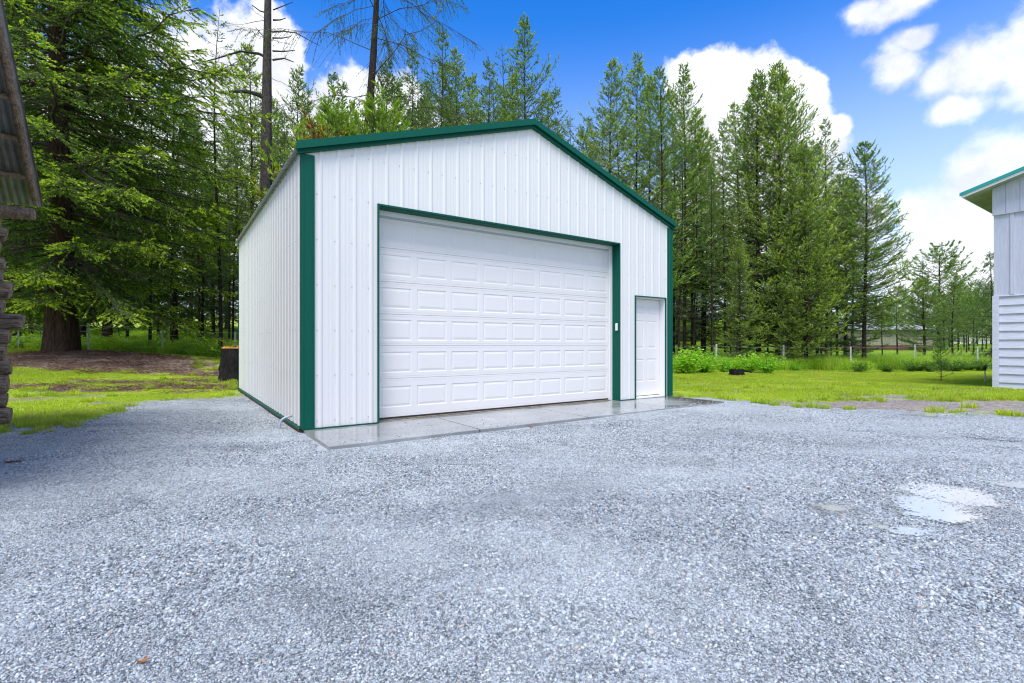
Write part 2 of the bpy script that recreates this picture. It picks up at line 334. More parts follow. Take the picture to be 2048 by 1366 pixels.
# ------------------------------------------------------------------ scatter with geometry nodes (only for uncountable stuff)
def scatter(name, label, cat, pts, rot, scl, protos, idx=None):
    me = bpy.data.meshes.new(name); n = len(pts); me.vertices.add(n); me.vertices.foreach_set('co', np.asarray(pts, np.float32).ravel())
    a = me.attributes.new('rot', 'FLOAT_VECTOR', 'POINT'); a.data.foreach_set('vector', np.asarray(rot, np.float32).ravel())
    a = me.attributes.new('scl', 'FLOAT_VECTOR', 'POINT'); s3 = np.asarray(scl, np.float32); s3 = np.repeat(s3[:, None], 3, 1) if s3.ndim == 1 else s3
    a.data.foreach_set('vector', s3.ravel())
    a = me.attributes.new('idx', 'INT', 'POINT'); a.data.foreach_set('value', (np.random.RandomState(n).randint(0, len(protos), n) if idx is None else idx).astype(np.int32))
    o = bpy.data.objects.new(name, me); col.objects.link(o)
    pc = bpy.data.collections.new(name + '_pieces')
    for i, pm in enumerate(protos):
        po = bpy.data.objects.new(f'{name}_piece_{i:02d}', pm); pc.objects.link(po)
    g = bpy.data.node_groups.new(name, 'GeometryNodeTree')
    g.interface.new_socket('Geometry', in_out='INPUT', socket_type='NodeSocketGeometry'); g.interface.new_socket('Geometry', in_out='OUTPUT', socket_type='NodeSocketGeometry')
    N = g.nodes; Lk = g.links; gi = N.new('NodeGroupInput'); gout = N.new('NodeGroupOutput'); ip = N.new('GeometryNodeInstanceOnPoints')
    ci = N.new('GeometryNodeCollectionInfo'); ci.inputs['Collection'].default_value = pc; ci.inputs['Separate Children'].default_value = True; ci.inputs['Reset Children'].default_value = True
    def attr(nm, ty):
        q = N.new('GeometryNodeInputNamedAttribute'); q.data_type = ty; q.inputs['Name'].default_value = nm; return q.outputs['Attribute']
    Lk.new(gi.outputs[0], ip.inputs['Points']); Lk.new(ci.outputs[0], ip.inputs['Instance']); ip.inputs['Pick Instance'].default_value = True
    Lk.new(attr('idx', 'INT'), ip.inputs['Instance Index']); Lk.new(attr('rot', 'FLOAT_VECTOR'), ip.inputs['Rotation']); Lk.new(attr('scl', 'FLOAT_VECTOR'), ip.inputs['Scale'])
    Lk.new(ip.outputs[0], gout.inputs[0])
    md = o.modifiers.new('scatter', 'NODES'); md.node_group = g
    return tag(o, label, cat, kind='stuff')
def in_view(x, y, margin=1.25): return (y > .7) & (np.abs(x) < 1.06 * y * margin + 1.2)
SHED = np.array([(-2.73,6.45),(3.43,10.69),(-.62,16.6),(-6.83,12.35)])
APRON = np.array([(-2.73,6.45),(3.43,10.69),(4.11,9.66),(-2.02,5.42)])
CABIN = np.array([(-6.87,6.39),(-4.2,2.5),(-9,-1),(-11.3,3.2)])
def free(x, y, m=.0): return (poly_sd(SHED, x, y) < m) & (poly_sd(APRON, x, y) < m) & (poly_sd(CABIN, x, y) < m)
# ------- gravel stones: patches of loose stones
def stone_material():
    m = bpy.data.materials.new('crushed_stone'); m.use_nodes = True; t = NT(m.node_tree); b = t.n['Principled BSDF']
    g = t.new('ShaderNodeNewGeometry'); r = g.outputs['Random Per Island']; p = g.outputs['Position']
    cr = t.new('ShaderNodeValToRGB'); t.l.new(r, cr.inputs[0]); e = cr.color_ramp; e.interpolation = 'CONSTANT'
    cols = [(0,(.025,.034,.045)),(.15,(.11,.135,.16)),(.29,(.26,.300,.33)),(.50,(.37,.42,.455)),(.72,(.50,.55,.575)),(.88,(.70,.74,.745)),(.955,(.50,.38,.28)),(.98,(.40,.44,.36))]
    e.elements[0].color = (*cols[0][1], 1); e.elements[1].position = cols[1][0]; e.elements[1].color = (*cols[1][1], 1)
    for q, c in cols[2:]: el_ = e.elements.new(q); el_.color = (*c, 1)
    ps = t.vmath('MULTIPLY', p, (.45, 1.15, 1)); wide = t.ramp(t.math('ADD', t.noise(ps, .55, 5, .6), t.math('MULTIPLY', t.noise(p, 2.1, 3), .3)), .46, .88, 0, .52)
    c = t.mix(wide, cr.outputs[0], (.56, .61, .63))
    left = t.new('ShaderNodeSeparateXYZ'); t.l.new(p, left.inputs[0]); damp = t.ramp(t.math('ADD', t.noise(t.vmath('ADD', ps, (9, 4, 0)), .8, 6, .65), t.math('MULTIPLY', left.outputs[0], -.008)), .50, .74, 0, .46)
    c = t.mix(damp, c, (.12, .14, .165))
    for (pu, pv, a_, b_) in ((1895, 1012, .50, .36), (1672, 1018, .22, .2)):
        Yp = F * (HC + .04) / (pv - V0); q_ = t.vmath('MULTIPLY', t.vmath('SUBTRACT', p, ((pu - 1024) / F * Yp, Yp, 0)), (1 / a_, 1 / b_, 0))
        wt = t.ramp(t.math('ADD', t.vmath('LENGTH', q_, out='Value'), t.math('MULTIPLY', t.noise(p, 7, 4, .6), .5)), .85, 1.45, .3, 0); c = t.mix(wt, c, (.12, .12, .12))
    c = t.mix(t.ramp(t.noise(p, 260, 3, .6), .3, .7, 0, .35), c, (.28, .30, .33))
    t.l.new(c, b.inputs['Base Color']); b.inputs['Roughness'].default_value = .55; b.inputs['Specular IOR Level'].default_value = .4; return m
SM = stone_material()
def stone_patch(seed, n, rad, smin, smax):
    r = np.random.RandomState(seed)
    base = []
    for k in range(10):     # ten angular chip shapes: jittered cube with cut corners
        c = np.array([(x, y, z) for z in (-1, 1) for y in (-1, 1) for x in (-1, 1)], float)
        c = c * (1 + r.uniform(-.45, .15, c.shape)); c *= np.array([1, r.uniform(.55, .95), r.uniform(.45, .85)]); base.append(c * .5)
    base = np.array(base); fq = np.array([(0,2,3,1),(4,5,7,6),(0,1,5,4),(1,3,7,5),(3,2,6,7),(2,0,4,6)])
    a = r.uniform(0, 6.283, n); q = rad * np.sqrt(r.uniform(0, 1, n)); s = smin * (smax / smin) ** (r.beta(1.3, 2.0, n))
    pos = np.stack([q * np.cos(a), q * np.sin(a), s * r.uniform(-.15, .28, n)], -1)
    B = base[r.randint(0, 10, n)] * s[:, None, None]
    e = r.uniform(-.5, .5, (n, 3)); e[:, 2] = r.uniform(0, 6.283, n)
    cx, sx_ = np.cos(e[:,0]), np.sin(e[:,0]); cyy, syy = np.cos(e[:,1]), np.sin(e[:,1]); cz, sz = np.cos(e[:,2]), np.sin(e[:,2])
    Z0 = np.zeros(n); O1 = np.ones(n)
    Rx = np.stack([O1,Z0,Z0,Z0,cx,-sx_,Z0,sx_,cx], -1).reshape(n,3,3); Ry = np.stack([cyy,Z0,syy,Z0,O1,Z0,-syy,Z0,cyy], -1).reshape(n,3,3); Rz = np.stack([cz,-sz,Z0,sz,cz,Z0,Z0,Z0,O1], -1).reshape(n,3,3)
    Rm = Rz @ Ry @ Rx; Vv = np.einsum('nij,nkj->nki', Rm, B) + pos[:, None, :]
    Qd = fq[None] + (np.arange(n) * 8)[:, None, None]
    return np_mesh('gravel_patch', Vv.reshape(-1, 3), quads=Qd.reshape(-1, 4), mats=[SM])
rs = np.random.RandomState(11)
protos = [stone_patch(i, 9000, .42, .0035, .0145) for i in range(4)] + [stone_patch(i, 4800, .42, .0045, .0235) for i in (4, 5)]
coarse_z = lambda x, y: wob(x * .55 + 3, y * .9, .8)
def jgrid(x0, x1, y0, y1, st, j=.5, seed=0):
    r = np.random.RandomState(seed); a, b = np.meshgrid(np.arange(x0, x1, st), np.arange(y0, y1, st)); a = a.ravel(); b = b.ravel()
    return a + r.uniform(-j, j, a.size) * st, b + r.uniform(-j, j, a.size) * st
x, y = jgrid(-9, 16, .4, 13, .40, .5, 3)
k = (poly_sd(GRAVEL, x, y) + .12 * wob(x, y, 2.2) > .1) & in_view(x, y) & (poly_sd(SHED, x, y) < -.46) & (poly_sd(APRON, x, y) < -.46) & (poly_sd(CABIN, x, y) < -.05)
x, y = x[k], y[k]
# smaller patches hugging the slab edge and the walls
xe, ye = jgrid(-9, 16, .4, 13, .11, .5, 4); de = np.maximum(poly_sd(SHED, xe, ye), poly_sd(APRON, xe, ye))
ke = (de < -.112) & (de > -.60) & (poly_sd(GRAVEL, xe, ye) > .0)
xf, yf = jgrid(-9, 16, .4, 13, .2, .5, 6); kf = (np.abs(poly_sd(GRAVEL, xf, yf) + .16 * wob(xf, yf, 2.2) - .02) < .22) & free(xf, yf, -.15) & in_view(xf, yf) & (rs.uniform(0, 1, xf.size) < .6)
protos += [stone_patch(20 + i, 650, .115, .0035, .017) for i in range(3)]
X_ = np.concatenate([x, xe[ke], xf[kf]]); Y_ = np.concatenate([y, ye[ke], yf[kf]]); small = np.arange(len(X_)) >= x.size
S_ = np.concatenate([rs.uniform(.9, 1.12, x.size), np.full(ke.sum() + kf.sum(), 1.)])
n = len(X_); eps = .15
sxg = (gz(X_ + eps, Y_) - gz(X_ - eps, Y_)) / (2 * eps); syg = (gz(X_, Y_ + eps) - gz(X_, Y_ - eps)) / (2 * eps)
rot = np.zeros((n, 3)); rot[:, 2] = rs.uniform(0, 6.283, n)
scatter('loose_gravel', 'loose crushed grey stone covering the yard', 'gravel', np.stack([X_, Y_, gz(X_, Y_) + .002], -1), rot, S_, protos, np.where(small, rs.randint(6, 9, n), np.where(coarse_z(X_, Y_) + rs.normal(0, .35, n) > .12, rs.randint(4, 6, n), rs.randint(0, 4, n))))
# single larger stones lying about
big = [stone_patch(50 + i, 1, .0, .03, .031) for i in range(5)]
x, y = jgrid(-8, 14, 1.2, 10, .30, .5, 9); kk = (poly_sd(GRAVEL, x, y) > .1) & in_view(x, y) & free(x, y, -.05) & (rs.uniform(0, 1, x.size) < .55)
x, y = x[kk], y[kk]; rot = rs.uniform(0, 6.283, (len(x), 3))
scatter('coarse_stones', 'scattered larger dark stones on the gravel', 'stones', np.stack([x, y, gz(x, y) + .007], -1), rot, rs.uniform(.5, 1.15, len(x)), big)

# ------------------------------------------------------------------ grass
def blade_patch(seed, n, rad, h0, h1, wd, lean, m, seeds=False):
    r = np.random.RandomState(seed); a = r.uniform(0, 6.283, n); q = rad * np.sqrt(r.uniform(0, 1, n))
    p = np.stack([q*np.cos(a), q*np.sin(a), np.full(n, -.015)], -1); h = r.uniform(h0, h1, n); g = r.uniform(0, 6.283, n); ln = r.uniform(.1, 1, n) * lean
    dr = np.stack([np.cos(g), np.sin(g), np.zeros(n)], -1); sd_ = np.stack([-np.sin(g), np.cos(g), np.zeros(n)], -1); up = np.array([0, 0, 1.])
    w_ = wd * r.uniform(.6, 1.3, n)[:, None]
    b0 = p - sd_ * w_ / 2; b1 = p + sd_ * w_ / 2; mid = p + dr * (h * ln * .35)[:, None] + up * (h * .6)[:, None]
    m0 = mid - sd_ * w_ * .4; m1 = mid + sd_ * w_ * .4; tip = p + dr * (h * ln)[:, None] + up * (h * (1 - .35 * ln))[:, None]
    V = np.stack([b0, b1, m1, m0, tip], 1).reshape(-1, 3); o = np.arange(n) * 5
    return np_mesh('blades', V, quads=np.stack([o, o+1, o+2, o+3], -1), tris=np.stack([o+3, o+2, o+4], -1), mats=[m])
lawn_p = [blade_patch(i, 700, .42, .025, .085, .009, .9, M['lawn']) for i in range(4)]
x, y = jgrid(-30, 34, 6, 27, .36, .5, 21)
fence_y = lambda xx: 24.2 + .08 * xx
k = in_view(x, y) & (gravel_amt(x, y) < .35) & (y < fence_y(x) + .5) & free(x, y, -.3) & (wob(x + 9, y * 1.6, 1.6) + rs.normal(0, .22, x.size) < .95) & (rs.uniform(0, 1, x.size) > dirt_amt(x, y) * 1.08) & (rs.uniform(0, 1, x.size) < .93)
x, y = x[k], y[k]; n = len(x); rot = np.zeros((n, 3)); rot[:, 2] = rs.uniform(0, 6.28, n)
scatter('lawn_grass', 'short bright yellow green lawn grass', 'grass', np.stack([x, y, gz(x, y)], -1), rot, np.stack([np.ones(n), np.ones(n), np.clip(.85 + .55 * wob(x, y, 1.3) + rs.uniform(-.25, .25, n), .35, 1.9)], -1), lawn_p)
# ragged tufts where turf meets the gravel and soil
tuft_p = [blade_patch(40 + i, 120, .10, .05, .16, .008, 1.1, M['lawn']) for i in range(4)]
x, y = jgrid(-14, 16, 5.5, 20, .17, .5, 22); ga = gravel_amt(x, y); da = dirt_amt(x, y)
k = in_view(x, y) & free(x, y, -.15) & (((ga > .02) & (ga < .8) & (rs.uniform(0, 1, x.size) < .55)) | ((da > .1) & (da < .99) & (ga < .5) & (rs.uniform(0, 1, x.size) < .36)))
x, y = x[k], y[k]
ex = np.array([(-7.0,6.75),(-6.8,6.95),(-6.55,7.05),(-6.3,6.6),(-6.35,6.75),(-6.1,6.9),(-6.2,6.35),(-6.75,7.4),(-7.1,7.2),(-7.3,7.6),(-6.9,7.7),(-6.05,6.5)]); x = np.concatenate([x, ex[:,0]]); y = np.concatenate([y, ex[:,1]])
n = len(x); rot = np.zeros((n, 3)); rot[:, 2] = rs.uniform(0, 6.28, n)
scatter('grass_tufts', 'ragged grass tufts along the edge of the gravel', 'grass', np.stack([x, y, gz(x, y)], -1), rot, rs.uniform(.5, 1.3, n), tuft_p)
# tall grass along and beyond the fence on the right
tall_p = [blade_patch(60 + i, 420, .45, .35, .85, .014, .7, M['tallgrass']) for i in range(4)]
x, y = jgrid(3, 75, 24, 80, .55, .5, 23); x2, y2 = jgrid(3, 27, 23.2, 30, .42, .5, 24); x = np.concatenate([x, x2]); y = np.concatenate([y, y2])
k = in_view(x, y, 1.1) & (y > fence_y(x) - .25 + .3 * wob(x, y, 1.)) & (x > 5) & ~((x > 24) & (x < 47) & (y > 54) & (y < 66))
x, y = x[k], y[k]; n = len(x); rot = np.zeros((n, 3)); rot[:, 2] = rs.uniform(0, 6.28, n)
sz_ = np.where(y > 30, .6, 1.0) * rs.uniform(.6, 1.2, n)
scatter('tall_meadow_grass', 'tall uncut meadow grass beyond the wire fence', 'grass', np.stack([x, y, gz(x, y)], -1), rot, np.stack([np.ones(n), np.ones(n), sz_], -1), tall_p)
# woodland floor weeds on the left and behind the garage
def leaf_patch(seed, n, rad, h, ls, m):
    r = np.random.RandomState(seed); a = r.uniform(0, 6.283, n); q = rad * np.sqrt(r.uniform(0, 1, n))
    p = np.stack([q*np.cos(a), q*np.sin(a), r.uniform(0, 1, n) ** .8 * h * (1 - .5 * (q / rad) ** 2)], -1)
    d1 = r.normal(size=(n, 3)); d1[:, 2] = np.abs(d1[:, 2]) * .4; d1 /= np.linalg.norm(d1, axis=1)[:, None]; d2 = np.cross(d1, r.normal(size=(n, 3))); d2 /= np.linalg.norm(d2, axis=1)[:, None]
    L = ls * r.uniform(.6, 1.4, n)[:, None]
    V = np.stack([p, p + d1*L*.5 + d2*L*.28, p + d1*L, p + d1*L*.5 - d2*L*.28], 1).reshape(-1, 3); o = np.arange(n) * 4
    return np_mesh('leaves', V, quads=np.stack([o, o+1, o+2, o+3], -1), mats=[m])
weed_p = [leaf_patch(70 + i, 900, .6, .6, .075, M['weeds']) for i in range(3)] + [blade_patch(75, 350, .5, .3, .7, .014, .8, M['weeds'])]
x, y = jgrid(-45, 12, 21, 50, .75, .5, 25)
k = in_view(x, y, 1.1) & (y > fence_y(x) - .2) & (x < 9)
x, y = x[k], y[k]; n = len(x); rot = np.zeros((n, 3)); rot[:, 2] = rs.uniform(0, 6.28, n)
scatter('woodland_weeds', 'leafy green weeds on the woodland floor', 'weeds', np.stack([x, y, gz(x, y)], -1), rot, rs.uniform(.6, 1.25, n), weed_p)
sp_ = [stone_patch(80 + i, 260, .42, .004, .018) for i in range(3)]
x, y = jgrid(4, 17, 7, 12, .38, .5, 31); k = (gravel_amt(x, y) < .6) & (dirt_amt(x, y) > .25) & in_view(x, y) & free(x, y, -.3)
x2, y2 = jgrid(-14, -6, 6, 12.5, .5, .5, 32); k2 = (dirt_amt(x2, y2) > .4) & (gravel_amt(x2, y2) < .5) & free(x2, y2, -.3); x = np.concatenate([x[k], x2[k2]]); y = np.concatenate([y[k], y2[k2]]); n = len(x); rot = np.zeros((n, 3)); rot[:, 2] = rs.uniform(0, 6.28, n)
scatter('stray_pebbles', 'stray gravel pebbles strewn over the bare soil strip', 'pebbles', np.stack([x, y, gz(x, y)], -1), rot, rs.uniform(.8, 1.1, n), sp_)
# forest litter on the dirt mound
def litter_patch(seed, n):
    r = np.random.RandomState(seed); p = np.stack([r.uniform(-.5,.5,n), r.uniform(-.5,.5,n), r.uniform(.0,.05,n)], -1); g = r.uniform(0, 6.28, n); L = r.uniform(.03, .16, n)[:, None]
    d1 = np.stack([np.cos(g), np.sin(g), r.uniform(-.2,.4,n)], -1); d2 = np.stack([-np.sin(g), np.cos(g), r.uniform(0,1,n)], -1)
    V = np.stack([p, p + d2*.008, p + d1*L + d2*.006, p + d1*L], 1).reshape(-1, 3); o = np.arange(n)*4
    return np_mesh('litter', V, quads=np.stack([o,o+1,o+2,o+3], -1), mats=[mat('bark_litter', (.20,.11,.07), .9, vary=(5, (.09,.05,.035), .4, .6), coords='Generated')])
lp = [litter_patch(90, 260), litter_patch(91, 260)]
x, y = jgrid(-21, -6, 12, 21, .45, .5, 26); k = (dirt_amt(x, y) > .5) & (gravel_amt(x, y) < .2) & free(x, y, -.3); x, y = x[k], y[k]; n = len(x); rot = np.zeros((n, 3)); rot[:, 2] = rs.uniform(0, 6.28, n)
scatter('bark_litter', 'bark chips and twigs littering the bare soil mound', 'litter', np.stack([x, y, gz(x, y)], -1), rot, rs.uniform(.7, 1.2, n), lp)

# ================================================================== GARAGE
W_, LEN, ZE, ZR = 7.48, 7.155, 3.5855, 4.823
XA, XB, HD = 1.003, 5.886, 3.10          # overhead opening
XC, XD, HM = 6.321, 7.284, 2.098         # man door opening
G = thing('garage', 'white ribbed steel garage with dark green trim and a wide sectional door', 'garage', (-2.733, 6.451, 0), TH)
SL = (ZR - ZE) / (W_ / 2)
def ribs(s0, s1, start, pitch=.2286):
    """breakpoints (s, offset) of a ribbed panel"""
    pts = [(s0, 0.)]; c = start
    while c < s1 + pitch:
        for ds, o in ((-.032, 0), (-.011, .0115), (.011, .0115), (.032, 0), (.072, 0), (.081, .0015), (.094, .0015), (.103, 0), (.125, 0), (.134, .0015), (.147, .0015), (.156, 0)):
            if s0 < c + ds < s1: pts.append((c + ds, o))
        c += pitch
    pts.append((s1, 0.)); return sorted(set(pts))
def off_at(pts, s):
    for (a, oa), (b, ob) in zip(pts, pts[1:]):
        if a <= s <= b: return oa + (ob - oa) * ((s - a) / (b - a) if b > a else 0)
    return 0
def screws(mb, spots, nrm, mi=1):
    n = Vector(nrm); a = n.cross(Vector((0, 0, 1))).normalized(); b = Vector((0, 0, 1))
    for p in spots:
        p = Vector(p)
        for r_, h0, h1 in ((.0095, 0, .002), (.0055, .002, .006)):
            ring = [(p + n * h0 + (a * math.cos(i * math.pi / 3) + b * math.sin(i * math.pi / 3)) * r_) for i in range(6)]
            mb.prism(ring, n * (h1 - h0), mi)
# front wall
fw = MB(); bp = ribs(.0, W_, .235); pts = list(bp)
for e in (XA, XB, XC, XD, W_ / 2): pts.append((e, off_at(bp, e)))
pts = sorted(set(pts)); top = lambda s: ZR - SL * abs(s - W_ / 2)
for (a, oa), (b, ob) in zip(pts, pts[1:]):
    mid = (a + b) / 2; zb = HD if XA < mid < XB else HM if XC < mid < XD else .012
    fw.add([(a, -oa, zb), (b, -ob, zb), (b, -ob, top(b) + .02), (a, -oa, top(a) + .02)], [(0, 1, 2, 3)])
sp = []
for i in range(33):
    s = .235 + .2286 * i - .045
    for z in [.10 + .60 * j for j in range(8)]:
        if s > W_ - .17 or s < .17 or z > top(s) - .08: continue
        if XA - .03 < s < XB + .03 and z < HD + .04: continue
        if XC - .03 < s < XD + .03 and z < HM + .04: continue
        sp.append((s, 0, z))
screws(fw, sp, (0, -1, 0)); fw.build('front_wall', [M['white'], M['screw']], G)
def side(name, x, sgn, rev):
    mb = MB(); b_ = ribs(0, LEN, .19)
    for (a, oa), (c, oc) in zip(b_, b_[1:]):
        q = [(x + sgn * oa, a, .035), (x + sgn * oc, c, .035), (x + sgn * oc, c, ZE + .03), (x + sgn * oa, a, ZE + .03)]
        mb.add(q[::-1] if rev else q, [(0, 1, 2, 3)])
    if sgn < 0: screws(mb, [(x, .145 + .2286 * i, z) for i in range(31) for z in [.12 + .6 * j for j in range(6)]], (sgn, 0, 0))
    mb.build(name, [M['white'], M['screw']], G)
side('side_wall', 0, -1, True); side('side_wall', W_, 1, False)
rw = MB(); rw.add([(0, LEN, 0), (W_, LEN, 0), (W_, LEN, ZE), (W_ / 2, LEN, ZR), (0, LEN, ZE)], [(4, 3, 2, 1, 0)]); rw.build('rear_wall', M['white'], G)
# roof: two ribbed galvanised slopes
for sg in (0, 1):
    mb = MB(); b_ = ribs(-.03, LEN + .08, .02, .2286); ov = .085; t_ = .004
    for (a, oa), (c, oc) in zip(b_, b_[1:]):
        def P3(s, yy, o, dz=0.):
            xx = s if sg == 0 else W_ - s
            return (xx, yy, ZE + .075 + SL * s + o + dz)
        u = [P3(-ov, a, oa), P3(-ov, c, oc), P3(W_ / 2, c, oc), P3(W_ / 2, a, oa)]; l = [P3(-ov, a, oa, -t_), P3(-ov, c, oc, -t_), P3(W_ / 2, c, oc, -t_), P3(W_ / 2, a, oa, -t_)]
        mb.add(u + l, [(0,1,2,3),(7,6,5,4),(0,4,5,1)])
    mb.build('roof_panel', M['galv'], G)
mb = MB()
for sg in (-1, 1): mb.prism([(W_/2, -.02, ZR + .118), (W_/2 + sg * .2, -.02, ZR + .118 - SL * .2), (W_/2 + sg * .2, -.02, ZR + .106 - SL * .2), (W_/2, -.02, ZR + .106)], (0, LEN + .1, 0))
mb.build('ridge_cap', M['galv'], G)
# rake trim front (green, folded) and rear
def rake(y0, y1, m, front=True):
    for sg in (-1, 1):
        mb = MB(); X = lambda s: W_ / 2 + sg * (W_ / 2 - s)      # s: distance from the eave end
        def bar(n0, n1, z0, z1, e0=-.065):
            poly = [(X(e0), n0, ZE + SL * e0 + z0), (X(W_/2), n0, ZR + z0), (X(W_/2), n0, ZR + z1), (X(e0), n0, ZE + SL * e0 + z1)]
            mb.prism(poly, (0, n1 - n0, 0))
        if front:
            bar(-.085, .0, .052, .148); bar(-.040, -.001, .014, .052); bar(-.058, -.0, .0, .013); bar(-.085, .03, .148, .156)
            bar(-.092, -.085, .052, .060)
        else: bar(y0, y1, .0, .15)
        mb.build('rake_trim', m, G)
rake(0, 0, M['green']); rake(LEN, LEN + .06, M['hwhite'], False)
# white soffit strip under the eave end
mb = MB(); mb.box(-.075, -.021, LEN + .01, LEN + .075, ZE - .03, ZE + .02); mb.build('eave_end_cap', M['hwhite'], G)
# eave closure shadow line
mb = MB(); mb.box(-.012, .004, .02, LEN, ZE + .032, ZE + .07); mb.build('eave_trim', M['galv'], G)
# corner trims
def corner(x, sx_, y, sy_, nm='corner_trim'):
    mb = MB(); wd = .142; x += sx_ * .014
    def q(a0, a1, b0, b1): mb.box(*sorted((x + sx_ * a0, x + sx_ * a1)), *sorted((y + sy_ * b0, y + sy_ * b1)), .018, ZE + .004)
    q(-.0213, wd, -.026, -.021); q(wd - .008, wd, -.021, -.002); q(wd - .03, wd - .022, -.030, -.026); q(.008, .014, -.029, -.026)
    q(-.0255, -.0212, -.0258, .055)
    mb.build(nm, M['green'], G)
corner(0, 1, 0, 1); corner(W_, -1, 0, 1); corner(0, 1, LEN, -1); corner(W_, -1, LEN, -1)
# base trims
for a, b in ((0, XA), (XB, XC), (XD, W_)):
    mb = MB(); mb.box(a, b, -.034, .0, .0, .006); mb.box(a, b, -.034, -.030, .006, .016); mb.build('base_trim', M['green'], G)
mb = MB(); mb.box(-.034, -.0, .0, LEN, .018, .026); mb.box(-.034, -.030, .0, LEN, -.004, .018); mb.build('base_trim', M['green'], G)
mb = MB(); mb.box(-.024, .02, .03, LEN - .02, -.16, .012); mb.build('skirt_board', M['skirt'], G, bevel=.004)
# opening trims of the overhead door
DEP = .185
mb = MB(); e = .004
mb.box(XA - .0, XA + .024, -.028, .0, .0, HD - .0); mb.box(XA, XA + .006, .0, DEP, .0, HD)
mb.build('opening_trim', M['green'], G)
mb = MB(); mb.box(XB - .006, XB, -.028, DEP, 0, HD); mb.box(XB - .024, XB - .006, -.028, -.022, 0, HD - .03); mb.build('opening_trim', M['green'], G)
mb = MB(); mb.box(XA + .0242, XB - .0062, -.028, -.0, HD - .026, HD); mb.box(XA + .0062, XB - .0062, .0, DEP, HD - .032, HD - .026); mb.build('opening_trim', M['green'], G)
JI = .075
mb = MB(); mb.box(XA + .002, XA + JI, DEP + .001, DEP + .05, .0, HD - .028); mb.box(XB - JI, XB - .002, DEP + .001, DEP + .05, 0, HD - .028); mb.box(XA + JI, XB - JI, DEP + .001, DEP + .05, HD - .10, HD - .028)
mb.build('door_jamb', M['jamb'], G, bevel=.004)
mb = MB(); mb.box(XA + JI, XB - JI, DEP + .02, DEP + .06, HD - .125, HD - .10); mb.build('top_seal', M['pvc'], G)
mb = MB(); mb.box(XA + JI - .02, XB - JI + .02, DEP + .052, DEP + .10, .004, .032); mb.build('bottom_seal', M['gap'], G)
mb = MB(); mb.box(XA + .03, XB - .09, DEP - .03, DEP + .20, -.02, .006); mb.build('threshold', M['thresh'], G)
# sectional door: six sections, eight raised panels each
def panel(mb, x0, x1, z0, z1, y, rings):
    prev = None
    for ins, dep in rings:
        c = [(x0 + ins, y + dep, z0 + ins), (x1 - ins, y + dep, z0 + ins), (x1 - ins, y + dep, z1 - ins), (x0 + ins, y + dep, z1 - ins)]
        if prev:
            for i in range(4): mb.add([prev[i], prev[(i+1)%4], c[(i+1)%4], c[i]], [(0,1,2,3)])
        prev = c
    mb.add(prev, [(0,1,2,3)])
YD = DEP + .055; x0d, x1d = XA + JI - .03, XB - JI + .03; zd0, zd1 = .028, HD - .045; NS = 6; hs_ = (zd1 - zd0) / NS
D = thing('sectional_door', None, None); D.parent = G
SEAM = [zd0, .60, 1.09, 1.56, 2.04, 2.54, zd1]; PC = [.33, .845, 1.325, 1.80, 2.29, 2.80]
for k_ in range(NS):
    mb = MB(); z0 = SEAM[k_] + .0012; z1 = SEAM[k_ + 1] - .0012; cw = (x1d - x0d - .06) / 8
    pz0, pz1 = PC[k_] - .155, PC[k_] + .155
    xs = [x0d]
    for i in range(8): xs += [x0d + .03 + i * cw + .045, x0d + .03 + (i + 1) * cw - .045]
    xs.append(x1d)
    # horizontal bands with beads
    def band(za, zb, yy=0.): mb.add([(x0d, YD + yy, za), (x1d, YD + yy, za), (x1d, YD + yy, zb), (x0d, YD + yy, zb)], [(0,1,2,3)])
    zl = [z0, z0 + .004, z0 + .028, z0 + .031, z0 + .034, pz0]; yl = [.005, 0, 0, .0035, 0, 0]
    zu = [pz1, z1 - .034, z1 - .031, z1 - .028, z1 - .004, z1]; yu = [0, 0, .0035, 0, 0, .005]
    for zz_, yy_ in ((zl, yl), (zu, yu)):
        for i in range(5): mb.add([(x0d, YD + yy_[i], zz_[i]), (x1d, YD + yy_[i], zz_[i]), (x1d, YD + yy_[i+1], zz_[i+1]), (x0d, YD + yy_[i+1], zz_[i+1])], [(0,1,2,3)])
    for i in range(0, len(xs) - 1, 2): mb.add([(xs[i], YD, pz0), (xs[i+1], YD, pz0), (xs[i+1], YD, pz1), (xs[i], YD, pz1)], [(0,1,2,3)])
    for i in range(8): panel(mb, xs[1+2*i], xs[2+2*i], pz0, pz1, YD, ((0, 0), (.010, .0052), (.020, .0056), (.052, .0008), (.056, .0008)))
    mb.box(x0d, x1d, YD + .014, YD + .05, z0, z1)
    mb.build('door_section', M['doorwhite'], D)
# man door
mb = MB()
mb.box(XC, XC + .022, -.028, .0, 0, HM); mb.box(XD - .022, XD, -.028, .0, 0, HM); mb.box(XC + .0222, XD - .0222, -.028, 0, HM - .022, HM)
mb.build('entry_trim', M['green'], G)
FR = .032
mb = MB(); mb.box(XC + .001, XC + FR, .001, .16, .0, HM - .001); mb.box(XD - FR, XD - .001, .001, .16, 0, HM - .001); mb.box(XC + FR, XD - FR, .001, .16, HM - FR - .01, HM - .001); mb.box(XC + FR, XD - FR, .001, .16, .0, .03)
mb.build('entry_frame', M['jamb'], G, bevel=.003)
mb = MB(); xl, xr = XC + FR + .003, XD - FR - .003; yl_, zb_, zt_ = .128, .045, HM - .047; w2 = (xr - xl); st = .11; cx0, cx1 = xl + st, xl + w2 / 2 - .05; cx2, cx3 = xl + w2 / 2 + .05, xr - st
rows = ((zb_ + .29, zb_ + .76), (zb_ + .98, zb_ + 1.56), (zb_ + 1.68, zb_ + 1.86))
xs = [xl, cx0, cx1, cx2, cx3, xr]; zs = [zb_] + [q for r_ in rows for q in r_] + [zt_]
